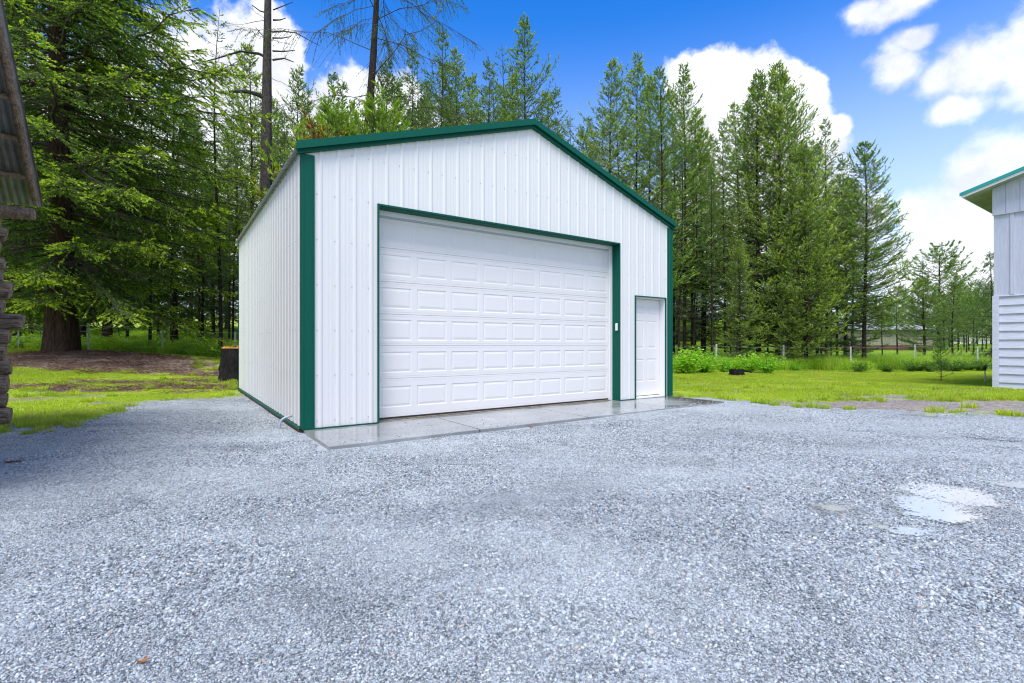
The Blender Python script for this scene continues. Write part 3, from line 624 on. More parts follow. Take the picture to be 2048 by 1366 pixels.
for i in range(5):
    for j in range(7):
        if i in (1, 3) and j in (1, 3, 5): panel(mb, xs[i], xs[i+1], zs[j], zs[j+1], yl_, ((0, 0), (.008, .006), (.016, .0065), (.045, .001), (.05, .001)))
        else: mb.add([(xs[i], yl_, zs[j]), (xs[i+1], yl_, zs[j]), (xs[i+1], yl_, zs[j+1]), (xs[i], yl_, zs[j+1])], [(0,1,2,3)])
mb.box(xl, xr, yl_ + .013, yl_ + .045, zb_, zt_); mb.build('entry_door', M['doorwhite'], G)
mb = MB(); mb.box(xl, xr, yl_ + .0, yl_ + .04, .031, .043); mb.build('door_sweep', M['gap'], G)
# keypad on the green return of the opening
mb = MB(); mb.box(XB - .034, XB - .0065, .03, .085, 1.38, 1.525); k_ = mb.build('keypad', M['plastic'], G, bevel=.008)
# slab, conduit
AP = thing('concrete_apron', None, None, (-2.733, 6.451, 0), TH); tag(AP, kind='structure')
def concrete():
    m = bpy.data.materials.new('wet_concrete'); m.use_nodes = True; t = NT(m.node_tree); b = t.n['Principled BSDF']; p = t.new('ShaderNodeTexCoord').outputs['Object']
    wet = t.ramp(t.math('ADD', t.noise(p, .75, 4, .6), t.math('MULTIPLY', t.math('SUBTRACT', t.new('ShaderNodeSeparateXYZ').outputs[0], 0), 0)), .40, .56)
    sp = t.new('ShaderNodeSeparateXYZ'); t.l.new(p, sp.inputs[0])
    far_ = t.ramp(sp.outputs[0], 6.6, 7.45); wet = t.math('MAXIMUM', wet, far_)
    c = t.mix(t.ramp(t.noise(p, 2.2, 8, .7), .3, .7), (.29, .30, .30), (.37, .385, .385)); c = t.mix(t.ramp(t.noise(p, 130, 4, .6), .55, .75, 0, .4), c, (.2, .19, .18))
    c2 = t.mix(1.0, c, (.74, .75, .74), 'MULTIPLY'); c = t.mix(wet, c, c2); c = t.mix(far_, c, (.17, .15, .13)); t.l.new(c, b.inputs['Base Color'])
    t.l.new(t.ramp(wet, 0, 1, .24, .07), b.inputs['Roughness']); b.inputs['Specular IOR Level'].default_value = .6
    bn = t.new('ShaderNodeBump'); bn.inputs['Strength'].default_value = .12; bn.inputs['Distance'].default_value = .004; t.l.new(t.noise(p, 45, 5, .6), bn.inputs['Height']); t.l.new(bn.outputs[0], b.inputs['Normal']); return m
CM = concrete(); M['conc'] = CM
cuts = [.01, 1.95, 3.88, 5.86, 7.47]
for a, b in zip(cuts, cuts[1:]):
    mb = MB(); mb.box(a + .010, b - .010, -1.25, -.002, -.14, -.004)
    mb.build('slab', CM, AP, bevel=.006)
mb = MB(); mb.box(.04, 7.44, -1.22, -.006, -.15, -.016); mb.build('slab_joint', M['gap'], AP)
mb = MB(); mb.box(.03, W_ - .03, .0, .26, -.14, -.004); mb.build('slab_sill', CM, AP)
# debris on the slab
r_ = random.Random(4)
x, y = [], []
for i in range(260):
    s = r_.uniform(.05, 7.3); n_ = -1.22 * r_.random() ** .6 if r_.random() < .65 else -r_.uniform(1.0, 1.24)
    x.append(-2.733 + s * math.cos(TH) - n_ * math.sin(TH)); y.append(6.451 + s * math.sin(TH) + n_ * math.cos(TH))
x, y = np.array(x), np.array(y); rot = rs.uniform(0, 6.28, (len(x), 3))
scatter('slab_grit', 'small stones and bark crumbs scattered on the concrete slab', 'grit', np.stack([x, y, np.full(len(x), .0)], -1), rot, rs.uniform(.12, .6, len(x)), big)
mb = MB(); cpt = []
for i in range(9):
    a = i / 8 * math.pi / 2; cpt.append((-.17 + .15 * math.sin(a) * 1.0 - .0, 0, .02 + .10 * (math.sin(a)) - .0))
mb.tube([(-.19, 0, -.12), (-.19, 0, -.02), (-.185, 0, .03), (-.165, 0, .085), (-.12, .0, .115), (-.03, .0, .135)], .017, 10)
cd = mb.build('conduit_pipe', M['pvc'], None, smooth=True); cd.location = Matrix.Translation((-2.733, 6.451, 0)) @ Matrix.Rotation(TH, 4, 'Z') @ Vector((0, .46, .0)); cd.rotation_euler = (0, 0, TH)
tag(cd, 'short bent grey conduit rising from the gravel into the garage side wall', 'pipe')

# ================================================================== GREY HOUSE (right)
H = thing('grey_house', 'pale grey wooden building with lap siding below boards and a teal edged roof', 'house', (12.84, 13.20, 0), TH)
zb = -.12; GW = 8.4
mb = MB(); nb_ = 11; z0, z1 = zb, 2.36; bh = (z1 - z0) / nb_
for i in range(nb_):
    za = z0 + i * bh
    mb.prism([(-.040, -GW, za), (-.040, -.09, za), (-.010, -.09, za + bh), (-.010, -GW, za + bh)], (.03, 0, 0))
mb.build('lap_siding', M['siding'], H)
mb = MB(); mb.box(-.052, .0, -.088, .045, zb, 2.36); mb.box(-.05, .0, -GW, .05, 2.362, 2.385); mb.build('corner_board', M['siding'], H, bevel=.004)
mb = MB(); mb.box(.0, .12, -GW, .0, zb, 4.9); mb.build('wall_core', M['batten'], H)
mb = MB(); xg = 0.
mb.box(-.022, -.002, -GW, .02, 2.386, 4.56); yb = -.30
while yb > -GW: mb.box(-.046, -.022, yb - .075, yb, 2.40, 4.56); yb -= .36
mb.build('board_and_batten', M['batten'], H)
mb = MB(); EZ, SLH = 5.16, .30
# gable boards above the band, slightly proud, following the rake
yy0 = .04
while yy0 > -4.2:
    y1_ = yy0 - .262
    zt = lambda yv: EZ - .095 + SLH * (.6 - yv)
    mb.prism([(-.075, y1_ + .004, 4.52), (-.075, yy0 - .004, 4.52), (-.075, yy0 - .004, zt(yy0)), (-.075, y1_ + .004, zt(y1_))], (.05, 0, 0)); yy0 -= .262
mb.build('gable_boards', M['batten'], H)
def slope_box(mb, x0, x1, ya, yb_, za, zb__):   # box along the rake; ya outer eave
    P_ = lambda x_, y_, dz: (x_, y_, EZ + SLH * (.6 - y_) + dz)
    mb.add([P_(x0, ya, za), P_(x1, ya, za), P_(x1, yb_, za), P_(x0, yb_, za), P_(x0, ya, zb__), P_(x1, ya, zb__), P_(x1, yb_, zb__), P_(x0, yb_, zb__)],
           [(0,3,2,1),(4,5,6,7),(0,1,5,4),(1,2,6,5),(2,3,7,6),(3,0,4,7)])
RY = -4.2
mb = MB(); slope_box(mb, -.40, 9, .60, RY, .02, .045); slope_box(mb, -.425, -.385, .62, RY, -.035, .052); mb.build('roof', M['teal'], H)
mb = MB(); slope_box(mb, -.40, -.37, .585, RY, -.10, -.036); mb.box(-.37, 9, .55, .575, EZ - .085, EZ + .015); mb.build('fascia', M['hwhite'], H)
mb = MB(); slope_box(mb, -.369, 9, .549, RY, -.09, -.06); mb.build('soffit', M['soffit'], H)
mb = MB(); mb.box(.003, 9, -.06, .0, zb, 5.22); mb.build('rear_wall', M['siding'], H)

# ================================================================== LOG CABIN (left)
K = thing('log_cabin', 'weathered log cabin corner with a rusty pole roof edge and corrugated metal', 'cabin', (-6.87, 6.39, 0), TH)
rg = random.Random(12)
zc = -.02; zs_ = []; i = 0
L_ = MB(); Lg = MB()
specs = [(.115,.30),(.105,.26),(.13,.27),(.10,.30),(.12,.25),(.10,.29),(.10,.42),(.11,.23),(.12,.30),(.09,.22),(.09,.24),(.11,.19),(.09,.26),(.085,.2),(.09,.25),(.08,.2),(.085,.24)]
z = .06
for i, (rd, ex_) in enumerate(specs):
    mb = MB(); jit = rg.uniform(-.012, .012)
    cyl = [(-4.0, jit, z + rd), (-1.5, .0, z + rd), (0, jit, z + rd), (ex_ - .04, jit, z + rd + rg.uniform(-.01, .01)), (ex_, jit, z + rd)]
    mb.tube(cyl, [rd*.96, rd, rd*1.02, rd, rd * .9], 14, lump=.05, rng=rg); mb.build('eave_wall_log', M['log'], K, smooth=False)
    mb = MB(); rd2 = rd * .92; zz_ = z + rd + rd * .9
    e2 = rg.uniform(.18, .28)
    mb.tube([(jit, -4.4, zz_), (0, -2, zz_ + .01), (jit, 0, zz_), (jit, e2 - .03, zz_), (jit, e2, zz_)], [rd2, rd2 * 1.03, rd2, rd2, rd2 * .9], 14, lump=.05, rng=rg); mb.build('gable_wall_log', M['log'], K, smooth=False)
    z += rd * 1.86
    if z > 2.72: break
zt_w = z
mb = MB(); mb.tube([(-4, 0.03, 2.86), (0, .03, 2.87), (.50, .03, 2.87), (.53, .03, 2.87)], [.085, .085, .08, .07], 14, lump=.06, rng=rg); mb.build('plate_log', M['pole'], K)
# gable wall above the plate (logs shortening towards the ridge)
EY, ESZ, CS = .42, 3.09, .83; OH = .475
z = 2.95
while z < 4.7:
    yb0 = EY - (z - ESZ) / CS - .2; mb = MB()
    if -yb0 > 2.3: break
    mb.tube([(0, -4.85 - yb0 + .0, z), (0, yb0, z)], .10, 12, lump=.05, rng=rg); mb.build('gable_wall_log', M['log'], K); z += .19
up = Vector((0, -1, CS)).normalized(); nrm = Vector((0, CS, 1)).normalized()
E0 = Vector((OH, EY, ESZ))
mb = MB(); mb.tube([E0 + up * (k_ * .55) + Vector((rg.uniform(-.006, .006), 0, 0)) for k_ in range(8)], [.040, .038, .042, .039, .041, .038, .042, .040], 12, lump=.04, rng=rg); mb.build('rake_pole', M['pole'], K)
for k_, d_ in enumerate((.42, 1.0, 1.55, 2.1, 2.65, 3.2)):
    p = E0 + up * d_ + nrm * .022; mb = MB(); mb.tube([p + Vector((-4.2, 0, 0)), p + Vector((-1.5, .01, 0)), p + Vector((-.02, 0, 0))], .036, 10, lump=.05, rng=rg); mb.build('purlin', M['pole'], K)
# corrugated roof sheet (both slopes)
for sg in (0, 1):
    mb = MB(); N_ = 240; prev = None
    for i in range(N_ + 1):
        xx = OH + .065 - i * (4.7 / N_); o = .012 * math.sin(2 * math.pi * (i * 4.7 / N_) / .0765)
        a_ = E0 + up * -.10 + nrm * (.076 + o); b_ = E0 + up * 3.45 + nrm * (.076 + o)
        a_ = Vector((xx, a_.y, a_.z)); b_ = Vector((xx, b_.y, b_.z))
        if sg: a_.y = -4.4 - a_.y; b_.y = -4.4 - b_.y
        cur = (a_, b_, a_ - Vector((0, 0, .004)), b_ - Vector((0, 0, .004)))
        if prev:
            mb.add([prev[0], cur[0], cur[1], prev[1], prev[2], cur[2], cur[3], prev[3]], [(0,1,2,3),(7,6,5,4),(0,4,5,1)])
        prev = cur
    mb.build('corrugated_roof', M['tin'], K, smooth=True)

# ================================================================== FENCES
def fence(name, label, us, tops, hh, k0):
    f = thing(name, label, 'fence', (0, 0, 0)); P_ = []
    for u, v in zip(us, tops):
        q = (u - 1024) / F; Yf = (24.2) / (1 - .08 * q); Xf = q * Yf; zf = float(gz(Xf, Yf)); P_.append(Vector((Xf, Yf, zf)))
    f.location = P_[0]
    for i, p in enumerate(P_):
        mb = MB(); o = p - P_[0]; ln = rg.uniform(-.03, .03); ht = hh + rg.uniform(-.05, .05)
        a = o + Vector((0, 0, -.2)); b = o + Vector((ln, 0, ht))
        # T section steel post with a light top
        s_ = .040; ax = Vector((1, 0, 0)); ay = Vector((0, 1, 0)); up_ = b - a
        mb.prism([a - ax * s_, a + ax * s_, a + ax * s_ + ay * .008, a - ax * s_ + ay * .008], up_); mb.prism([a - ax * .004 - ay * .04, a + ax * .004 - ay * .04, a + ax * .004, a - ax * .004], up_)
        mb.build('post', M['post'], f)
    for h_ in (.32, .62, .92, hh - .06):
        mb = MB(); pts = []
        for a, b in zip(P_, P_[1:]):
            for t in (0, .25, .5, .75): pts.append(a.lerp(b, t) - P_[0] + Vector((0, -.045, h_ - .05 * math.sin(t * math.pi))))
        pts.append(P_[-1] - P_[0] + Vector((0, -.045, h_))); mb.tube(pts, .0065, 4); mb.build('wire', M['wire'], f)
    return f
fence('wire_fence', 'wire fence on thin steel posts along the tall grass right of the garage', [1161, 1296, 1432, 1567, 1701, 1831, 1955, 2078], [685]*8, 1.28, .08)
fence('wire_fence', 'wire fence on thin steel posts before the dark woods left of the garage', [-115, 36, 177, 326, 470, 610], [660]*6, 1.25, .08)

# ================================================================== CONIFERS
def kites(B, D, L, Wd, r, fold=None):
    """needle sprays: one thin kite per entry"""
    n = len(B); s = np.cross(D, r.normal(size=(n, 3))); s /= (np.linalg.norm(s, axis=1)[:, None] + 1e-9)
    m_ = B + D * (L * .45)[:, None]; w_ = s * (Wd * .5)[:, None]
    return np.stack([B, m_ + w_, B + D * L[:, None], m_ - w_], 1)
def strip_tubes(paths, radii):
    """three-sided tubes; paths (n,k,3) radii (n,k)"""
    n, k, _ = paths.shape; t = np.gradient(paths, axis=1); t /= (np.linalg.norm(t, axis=2)[..., None] + 1e-9)
    a = np.cross(t, np.array([.13, .2, 1.])); a /= (np.linalg.norm(a, axis=2)[..., None] + 1e-9); b = np.cross(t, a)
    V = np.stack([paths + radii[..., None] * (a * math.cos(g) + b * math.sin(g)) for g in (0, 2.094, 4.189)], 2)
    idx = np.arange(n * k * 3).reshape(n, k, 3); q = []
    for j in range(3): q.append(np.stack([idx[:, :-1, j], idx[:, :-1, (j+1)%3], idx[:, 1:, (j+1)%3], idx[:, 1:, j]], -1).reshape(-1, 4))
    return V.reshape(-1, 3), np.concatenate(q)
def conifer(seed, H_, base, Rm, nb, prof=1., ang=(10, 45), droop=.1, tipup=.1, ntw=9, twl=.35, nsp=7, sl=.13, sw=.03, hang=.0, trunk_r=.13, bend=.15, lean=(0, 0),
            dead=0, mats=None, bare=.15, tipfrac=0., irregular=.25, sparse=1., gaps=None, flare=1.3, top_cut=1., extra=None, whorl=0, twang=50, cone=.45, br=1.):
    r = np.random.RandomState(seed)
    ph = r.uniform(0, 6.28, 4)
    def axis_(z):
        t = z / H_; return np.stack([lean[0]*z + bend * np.sin(t * 4 + ph[0]) * t, lean[1]*z + bend * np.sin(t * 3.1 + ph[1]) * t, z], -1)
    # trunk
    ks = 26; zz = H_ * np.linspace(0, top_cut, ks) ** 1.15; P_ = axis_(zz); P_[0, 2] -= .35
    rr = trunk_r * (1 - zz / H_ * .97) ** .85; rr = np.maximum(rr, .008) * (1 + (flare - 1) * np.exp(-zz / (trunk_r * 4.0)))
    S_ = 48 if trunk_r > .4 else 16; g = np.linspace(0, 2 * np.pi, S_, endpoint=False); fl = 1 + .10 * np.sin(g * 5 + ph[2])[None] * np.exp(-zz / (trunk_r * 5))[:, None] + .045 * np.sin(g * 9 + ph[1])[None] + .035 * np.sin(g * 13 + zz[:, None] * .6)+ .03 * r.normal(size=(ks, S_))
    V = P_[:, None, :] + (rr[:, None] * fl)[..., None] * np.stack([np.cos(g), np.sin(g), 0 * g], -1)[None]
    I_ = np.arange(ks * S_).reshape(ks, S_); q = np.stack([I_[:-1], np.roll(I_[:-1], -1, 1), np.roll(I_[1:], -1, 1), I_[1:]], -1).reshape(-1, 4)
    tm = np_mesh('trunk', V.reshape(-1, 3), quads=q, mats=[mats[0]], smooth=True)
    # branches
    nB = nb + dead; u = np.sort(r.uniform(0, 1, nb)) if not whorl else np.clip((np.repeat(np.arange(math.ceil(nb / whorl)), whorl)[:nb] + r.normal(0, .10, nb)) / math.ceil(nb / whorl), 0, .995)
    hz = H_ * (base + (top_cut * .985 - base) * u)
    if dead: hz = np.concatenate([hz, H_ * r.uniform(.10, base + .12, dead)])
    isd = np.arange(nB) >= nb
    tt = np.clip((hz / H_ - base) / (1 - base), 0, 1)
    az_ = (np.arange(nB) * 2.39996 + r.normal(0, .5, nB))
    L = Rm * (np.minimum(1, (1 - tt) * prof) ** .8) * np.minimum(1, .55 + tt * 2.2) * (1 + irregular * r.normal(size=nB)) + .12 + .05 * H_ * .2 * (1 - tt)
    L = L * (1 - .55 * np.exp(-(1 - tt) / .07))
    L = L * (1 + .22 * np.sin(az_ * 2 + ph[3] + tt * 5))
    L = np.clip(L, .12, Rm * 1.5); L[isd] = Rm * r.uniform(.25, .8, dead) if dead else L[isd]
    if gaps is not None: L[:nb] *= np.where(r.uniform(0, 1, nb) < gaps, .35, 1)
    a0 = np.radians(ang[0] + (ang[1] - ang[0]) * tt + r.normal(0, 6, nB)); a0[isd] -= .25
    k = 8; s = np.linspace(0, 1, k)[None]
    dr = np.stack([np.cos(az_), np.sin(az_)], -1)
    O = axis_(hz)
    zoff = L[:, None] * (np.tan(a0)[:, None] * s - droop * s ** 1.7 + tipup * s ** 3)
    side = np.stack([-dr[:, 1], dr[:, 0]], -1); cur = r.normal(0, .10, nB)[:, None] * s ** 2 * L[:, None]
    hx = L[:, None] * s * np.cos(a0)[:, None] ** .3
    Pb = np.stack([O[:, 0:1] + hx * dr[:, 0:1] + cur * side[:, 0:1], O[:, 1:2] + hx * dr[:, 1:2] + cur * side[:, 1:2], O[:, 2:3] + zoff], -1)
    Pb[:, 1:, :] += r.normal(0, .02, (nB, k - 1, 3)) * L[:, None, None] * .6
    rb = br * (.005 + .0085 * L * np.minimum(1, (trunk_r / .13) ** .1))[:, None] * (1 - .85 * s)
    Vw, Qw = strip_tubes(Pb, rb)
    # twigs
    def pick(bi, sv):
        f = sv * (k - 1); i0 = np.minimum(f.astype(int), k - 2); fr = (f - i0)[:, None]
        a = Pb[bi, i0]; b = Pb[bi, i0 + 1]; t = b - a; return a + t * fr, t / (np.linalg.norm(t, axis=1)[:, None] + 1e-9)
    cnt = np.maximum(2, (ntw * (L / Rm) ** .8 + 2)).astype(int); cnt = (cnt * sparse).astype(int) + 1
    bi = np.repeat(np.arange(nB), cnt); nt = len(bi); sv = bare + (1 - bare) * r.uniform(0, 1, nt) ** .8; sv = np.minimum(sv, .999)
    Bp, Bt = pick(bi, sv); sg = r.choice([-1, 1], nt)
    sd2 = np.cross(Bt, [0, 0, 1.]); sd2 /= (np.linalg.norm(sd2, axis=1)[:, None] + 1e-9)
    wa = np.radians(twang + r.normal(0, 14, nt)); TD = Bt * np.cos(wa)[:, None] + sd2 * (sg * np.sin(wa))[:, None] + np.stack([0*wa, 0*wa, r.normal(0, .16, nt) - hang + tipup * .5 * sv], -1)
    tipm = r.uniform(0, 1, nt) < .12; TD[tipm] = Bt[tipm] + r.normal(0, .1, (tipm.sum(), 3))
    TD /= np.linalg.norm(TD, axis=1)[:, None]
    TL = twl * (.35 + .9 * (1 - sv) ** .6) * r.uniform(.6, 1.3, nt) * np.minimum(1.25, .5 + L[bi] / Rm)
    Pt = np.stack([Bp, Bp + TD * (TL * .5)[:, None] - np.array([0,0,1.]) * (hang * TL * .12)[:, None], Bp + TD * TL[:, None] - np.array([0,0,1.]) * (hang * TL * .4)[:, None]], 1)
    Vt, Qt = strip_tubes(Pt, np.full((nt, 3), .003 + .0012 * Rm) * np.array([1, .7, .4]))
    live = ~isd[bi]; li = np.where(live)[0]
    # needle sprays along twigs
    ns = nsp; ti = np.repeat(li, ns); m = len(ti); q_ = r.uniform(.05, 1.05, m)
    ta = Pt[ti, 0] + (Pt[ti, 2] - Pt[ti, 0]) * q_[:, None] - np.array([0,0,1.]) * 0
    rd_ = r.normal(size=(m, 3)); rd_ /= np.linalg.norm(rd_, axis=1)[:, None]
    Dd = TD[ti] + rd_ * cone; Dd[:, 2] += tipup * .6 - hang * .5; Dd /= np.linalg.norm(Dd, axis=1)[:, None]
    KL = sl * r.uniform(.55, 1.3, m); KW = sw * r.uniform(.6, 1.4, m)
    Vk = kites(ta, Dd, KL, KW, r)
    mk = np.full(m, 1)
    out = sv[ti] * .6 + q_ * .4 + .12 * r.normal(size=m) + .0 * tt[bi[ti]]
    if tipfrac > 0: mk[(out > np.quantile(out, 1 - tipfrac)) ] = 2
    # tip spray along the branch end
    Vk = Vk.reshape(-1, 3); Qk = (np.arange(m) * 4)[:, None] + np.arange(4)[None]
    o1 = len(Vw); o2 = o1 + len(Vt)
    V = np.concatenate([Vw, Vt, Vk]); Q_ = np.concatenate([Qw, Qt + o1, Qk + o2]); mi = np.concatenate([np.zeros(len(Qw) + len(Qt), int), mk])
    cm = np_mesh('crown', V, quads=Q_, mats=[M['twig'], mats[1], mats[2] if len(mats) > 2 else mats[1]], mq=mi)
    return dict(t=tm, c=cm, h=H_ * top_cut)
BK, BD, BG = M['bark'], M['barkdark'], M['barkgrey']
PR = {}
PR['fir'] = conifer(1, 27, .075, 6.1, 470, prof=1.45, ang=(-4, 25), droop=.34, tipup=.16, ntw=58, twl=.95, nsp=26, sl=.095, sw=.046, hang=.30, trunk_r=.40, bend=.25, mats=(BK, M['f_fir'], M['f_tip']),
                    tipfrac=.30, bare=.16, irregular=.16, flare=1.55, cone=.55, twang=55, gaps=.12, dead=8)
PR['firdark'] = conifer(2, 20, .10, 3.6, 230, prof=1.2, ang=(-8, 28), droop=.28, tipup=.12, ntw=26, twl=.75, nsp=14, sl=.14, sw=.055, hang=.3, trunk_r=.22, mats=(BK, M['f_dark'], M['f_fir']), tipfrac=.3, bare=.18, dead=24)
PR['lodgeA'] = conifer(3, 18, .30, 1.75, 190, prof=1.25, ang=(2, 50), droop=.12, tipup=.30, ntw=13, twl=.42, nsp=15, sl=.11, sw=.036, trunk_r=.12, bend=.2, mats=(BD, M['f_pine'], M['f_ptip']), tipfrac=.22, dead=46, irregular=.3, whorl=4, bare=.3)
PR['lodgeB'] = conifer(4, 18, .24, 2.1, 210, prof=1.35, ang=(0, 48), droop=.14, tipup=.34, ntw=15, twl=.46, nsp=15, sl=.11, sw=.036, trunk_r=.13, bend=.15, mats=(BD, M['f_pine'], M['f_ptip']), tipfrac=.25, dead=40, irregular=.3, bare=.28)
PR['lodgeC'] = conifer(5, 18, .34, 1.45, 150, prof=1.3, ang=(0, 42), droop=.18, tipup=.25, ntw=11, twl=.38, nsp=13, sl=.11, sw=.034, trunk_r=.10, bend=.35, mats=(BD, M['f_pine'], M['f_pine']), dead=44, irregular=.38, bare=.3, gaps=.2)
PR['lodgeD'] = conifer(6, 18, .06, 3.5, 340, prof=1.08, ang=(-4, 46), droop=.16, tipup=.36, ntw=24, twl=.62, nsp=14, sl=.125, sw=.040, trunk_r=.17, bend=.15, mats=(BD, M['f_pine'], M['f_ptip']), tipfrac=.22, dead=20, irregular=.22, bare=.25)
PR['lodgeE'] = conifer(7, 17, .08, 2.7, 260, prof=1.15, ang=(-6, 44), droop=.2, tipup=.32, ntw=19, twl=.55, nsp=12, sl=.125, sw=.040, trunk_r=.15, bend=.25, mats=(BD, M['f_pine'], M['f_ptip']), tipfrac=.12, dead=26, irregular=.3, bare=.25)
PR['thin'] = conifer(8, 18, .22, 1.3, 110, prof=1.6, ang=(-5, 35), droop=.2, tipup=.15, ntw=10, twl=.40, nsp=5, sl=.12, sw=.034, trunk_r=.10, bend=.3, mats=(BD, M['f_dark'], M['f_pine']), tipfrac=.4, dead=50, irregular=.45, bare=.3, gaps=.3)
PR['young'] = conifer(9, 9, .10, 1.9, 120, prof=1.5, ang=(12, 60), droop=.05, tipup=.40, ntw=20, twl=.42, nsp=14, sl=.18, sw=.036, trunk_r=.09, mats=(BD, M['f_pine'], M['f_yel']), tipfrac=.55, irregular=.2, bare=.3, whorl=5)
PR['lodgeF'] = conifer(16, 18, .20, 3.3, 310, prof=1.1, ang=(-2, 46), droop=.16, tipup=.36, ntw=24, twl=.60, nsp=14, sl=.125, sw=.038, trunk_r=.16, bend=.3, lean=(.01, 0), mats=(BD, M['f_pine'], M['f_ptip']), tipfrac=.22, dead=24, irregular=.22, bare=.25)
PR['rusty'] = conifer(17, 8, .10, 1.3, 70, prof=1.5, ang=(12, 60), droop=.05, tipup=.40, ntw=14, twl=.36, nsp=12, sl=.15, sw=.03, trunk_r=.07, mats=(BD, M['rust'], M['f_yel']), tipfrac=.35, irregular=.25, bare=.3, whorl=5)
PR['pondo'] = conifer(10, 8.5, .20, 2.2, 100, prof=1.9, ang=(-2, 45), droop=.08, tipup=.28, ntw=16, twl=.38, nsp=20, sl=.17, sw=.024, trunk_r=.13, bend=.1, mats=(BD, M['f_blue'], M['f_blue']), irregular=.18, bare=.35, whorl=5, dead=8, cone=.7)
PR['pondoB'] = conifer(11, 9, .42, 1.7, 76, prof=1.8, ang=(0, 50), droop=.06, tipup=.28, ntw=13, twl=.36, nsp=18, sl=.17, sw=.024, trunk_r=.10, bend=.2, mats=(BD, M['f_blue'], M['f_blue']), irregular=.3, bare=.35, whorl=4, dead=16, cone=.7)
PR['spruce'] = conifer(12, 14, .10, 3.4, 120, prof=1.1, ang=(-2, 30), droop=.22, tipup=.22, ntw=20, twl=.6, nsp=10, sl=.16, sw=.05, hang=.9, trunk_r=.16, mats=(BD, M['f_dark'], M['f_pine']), tipfrac=.4, bare=.12, irregular=.2)
PR['sapling'] = conifer(13, 1.75, .16, .40, 36, prof=1.6, ang=(5, 50), droop=.0, tipup=.2, ntw=6, twl=.12, nsp=9, sl=.09, sw=.010, trunk_r=.02, bend=.02, mats=(BD, M['f_pine'], M['f_pine']), bare=.2, cone=.7)
PR['snag'] = conifer(14, 26, .50, 2.2, 3, prof=1.5, ang=(-5, 15), droop=.05, tipup=.1, ntw=3, twl=.4, nsp=1, sl=.03, sw=.01, trunk_r=.33, bend=.10, lean=(.006, 0), mats=(BG, M['f_dark']), dead=40, bare=.4, irregular=.5)
PR['dying'] = conifer(15, 27, .36, 4.2, 62, prof=2.2, ang=(0, 20), droop=.30, tipup=.05, br=.5, ntw=36, twl=.9, nsp=10, sl=.085, sw=.03, hang=.7, trunk_r=.30, bend=.25, lean=(.055, 0), mats=(BD, M['f_dark'], M['f_fir']), tipfrac=.3, dead=34, bare=.2, irregular=.35, gaps=.2)
used = {}
def tree(kind, x_, y_, h, label, group=None, name='conifer', cat='tree', wscale=1., rz=None, rust=False):
    p = PR[kind]; z_ = float(gz(x_, y_)) - .05; s_ = h / p['h']
    o = thing(name, label, cat, (x_, y_, z_), rg.uniform(0, 6.28) if rz is None else rz, group); o.scale = (s_ * wscale, s_ * wscale, s_)
    if kind in used:
        for src in used[kind]: c = src.copy(); col.objects.link(c); c.parent = o
    else:
        a = bpy.data.objects.new('trunk', p['t']); b = bpy.data.objects.new('crown', p['c'])
        for q in (a, b): col.objects.link(q); q.parent = o
        used[kind] = (a, b)
    return o
def ptree(kind, u, Y, vtop, label, group=None, name='conifer', **kw):
    x_ = (u - 1024) / F * Y; h = HC + (V0 - vtop) * Y / F - float(gz(x_, Y)) + .05
    return tree(kind, x_, Y, h, label, group, name, **kw)
ptree('fir', 122, 19.2, -740, 'massive old fir with flared reddish trunk and sweeping bright tipped boughs on the bark mound', name='old_fir', rz=.4, wscale=.94)
ptree('snag', 532, 21.5, -420, 'tall bare grey trunk with a few dead stubs rising behind the left roof edge', name='bare_trunk_tree', rz=0)
def limbs(o, Y, specs):
    bpy.context.view_layer.update(); inv = o.matrix_world.inverted()
    for pts, r0, r1 in specs:
        W3 = [Vector(((u - 1024) / F * Y, Y + dy, HC + (V0 - v) / F * Y)) for u, v, dy in pts]; n_ = len(W3); mb = MB()
        mb.tube([inv @ p for p in W3], [(r0 + (r1 - r0) * i / (n_ - 1)) / F * Y / o.scale[2] for i in range(n_)], 7, lump=.12, rng=rg); mb.build('limb', M['barkgrey'], o)
sn = [o for o in col.objects if o.name.startswith('bare_trunk_tree')][0]
limbs(sn, 21.5, [([(536,200,0),(522,192,-.1),(498,187,-.2),(466,190,-.3)], 5.5, 2.6), ([(540,118,0),(520,110,-.1),(486,108,-.2),(440,122,-.2),(396,130,-.1)], 3.2, .7), ([(542,28,0),(520,22,0),(504,10,0)], 1.8, .7),
    ([(545,102,0),(566,100,.1),(586,95,.2)], 1.8, .7), ([(545,120,0),(566,114,.1),(584,119,.2)], 2., .8), ([(545,64,0),(566,62,0),(592,66,0),(640,92,0)], 1.8, .5), ([(545,76,0),(566,76,0),(582,73,0)], 1.6, .6), ([(546,40,0),(560,40,0),(572,36,0)], 1.8, .8), ([(538,82,0),(520,66,0),(511,54,0)], 1.3, .5),
    ([(535,330,0),(510,318,0),(490,312,0)], 1.6, .6), ([(546,20,0),(566,12,0),(586,4,0)], 1.4, .5)])
ptree('dying', 706, 23.5, -380, 'tall leaning half dead conifer with drooping bare twigs above the garage roof', name='dying_conifer', rz=0)
def where(u):
    for lim, w_ in ((60, 'behind the log cabin eave'), (190, 'behind the massive old fir trunk'), (330, 'under the right boughs of the old fir'), (430, 'left of the thin lone pine'), (520, 'between the thin lone pine and the bare grey trunk'),
                    (690, 'between the bare grey trunk and the half dead tree'), (860, 'right of the half dead tree'), (1020, 'left of the roof peak'), (1180, 'right of the roof peak'), (1330, 'over the right roof slope'), (1430, 'by the right garage corner'),
                    (1540, 'behind the first two fence posts'), (1640, 'behind the dense double topped clump'), (1760, 'behind the pyramid tree'), (1840, 'behind the tan barn'), (1900, 'behind the bushy young pine')):
        if u < lim: return w_
    return 'beside the grey house corner'
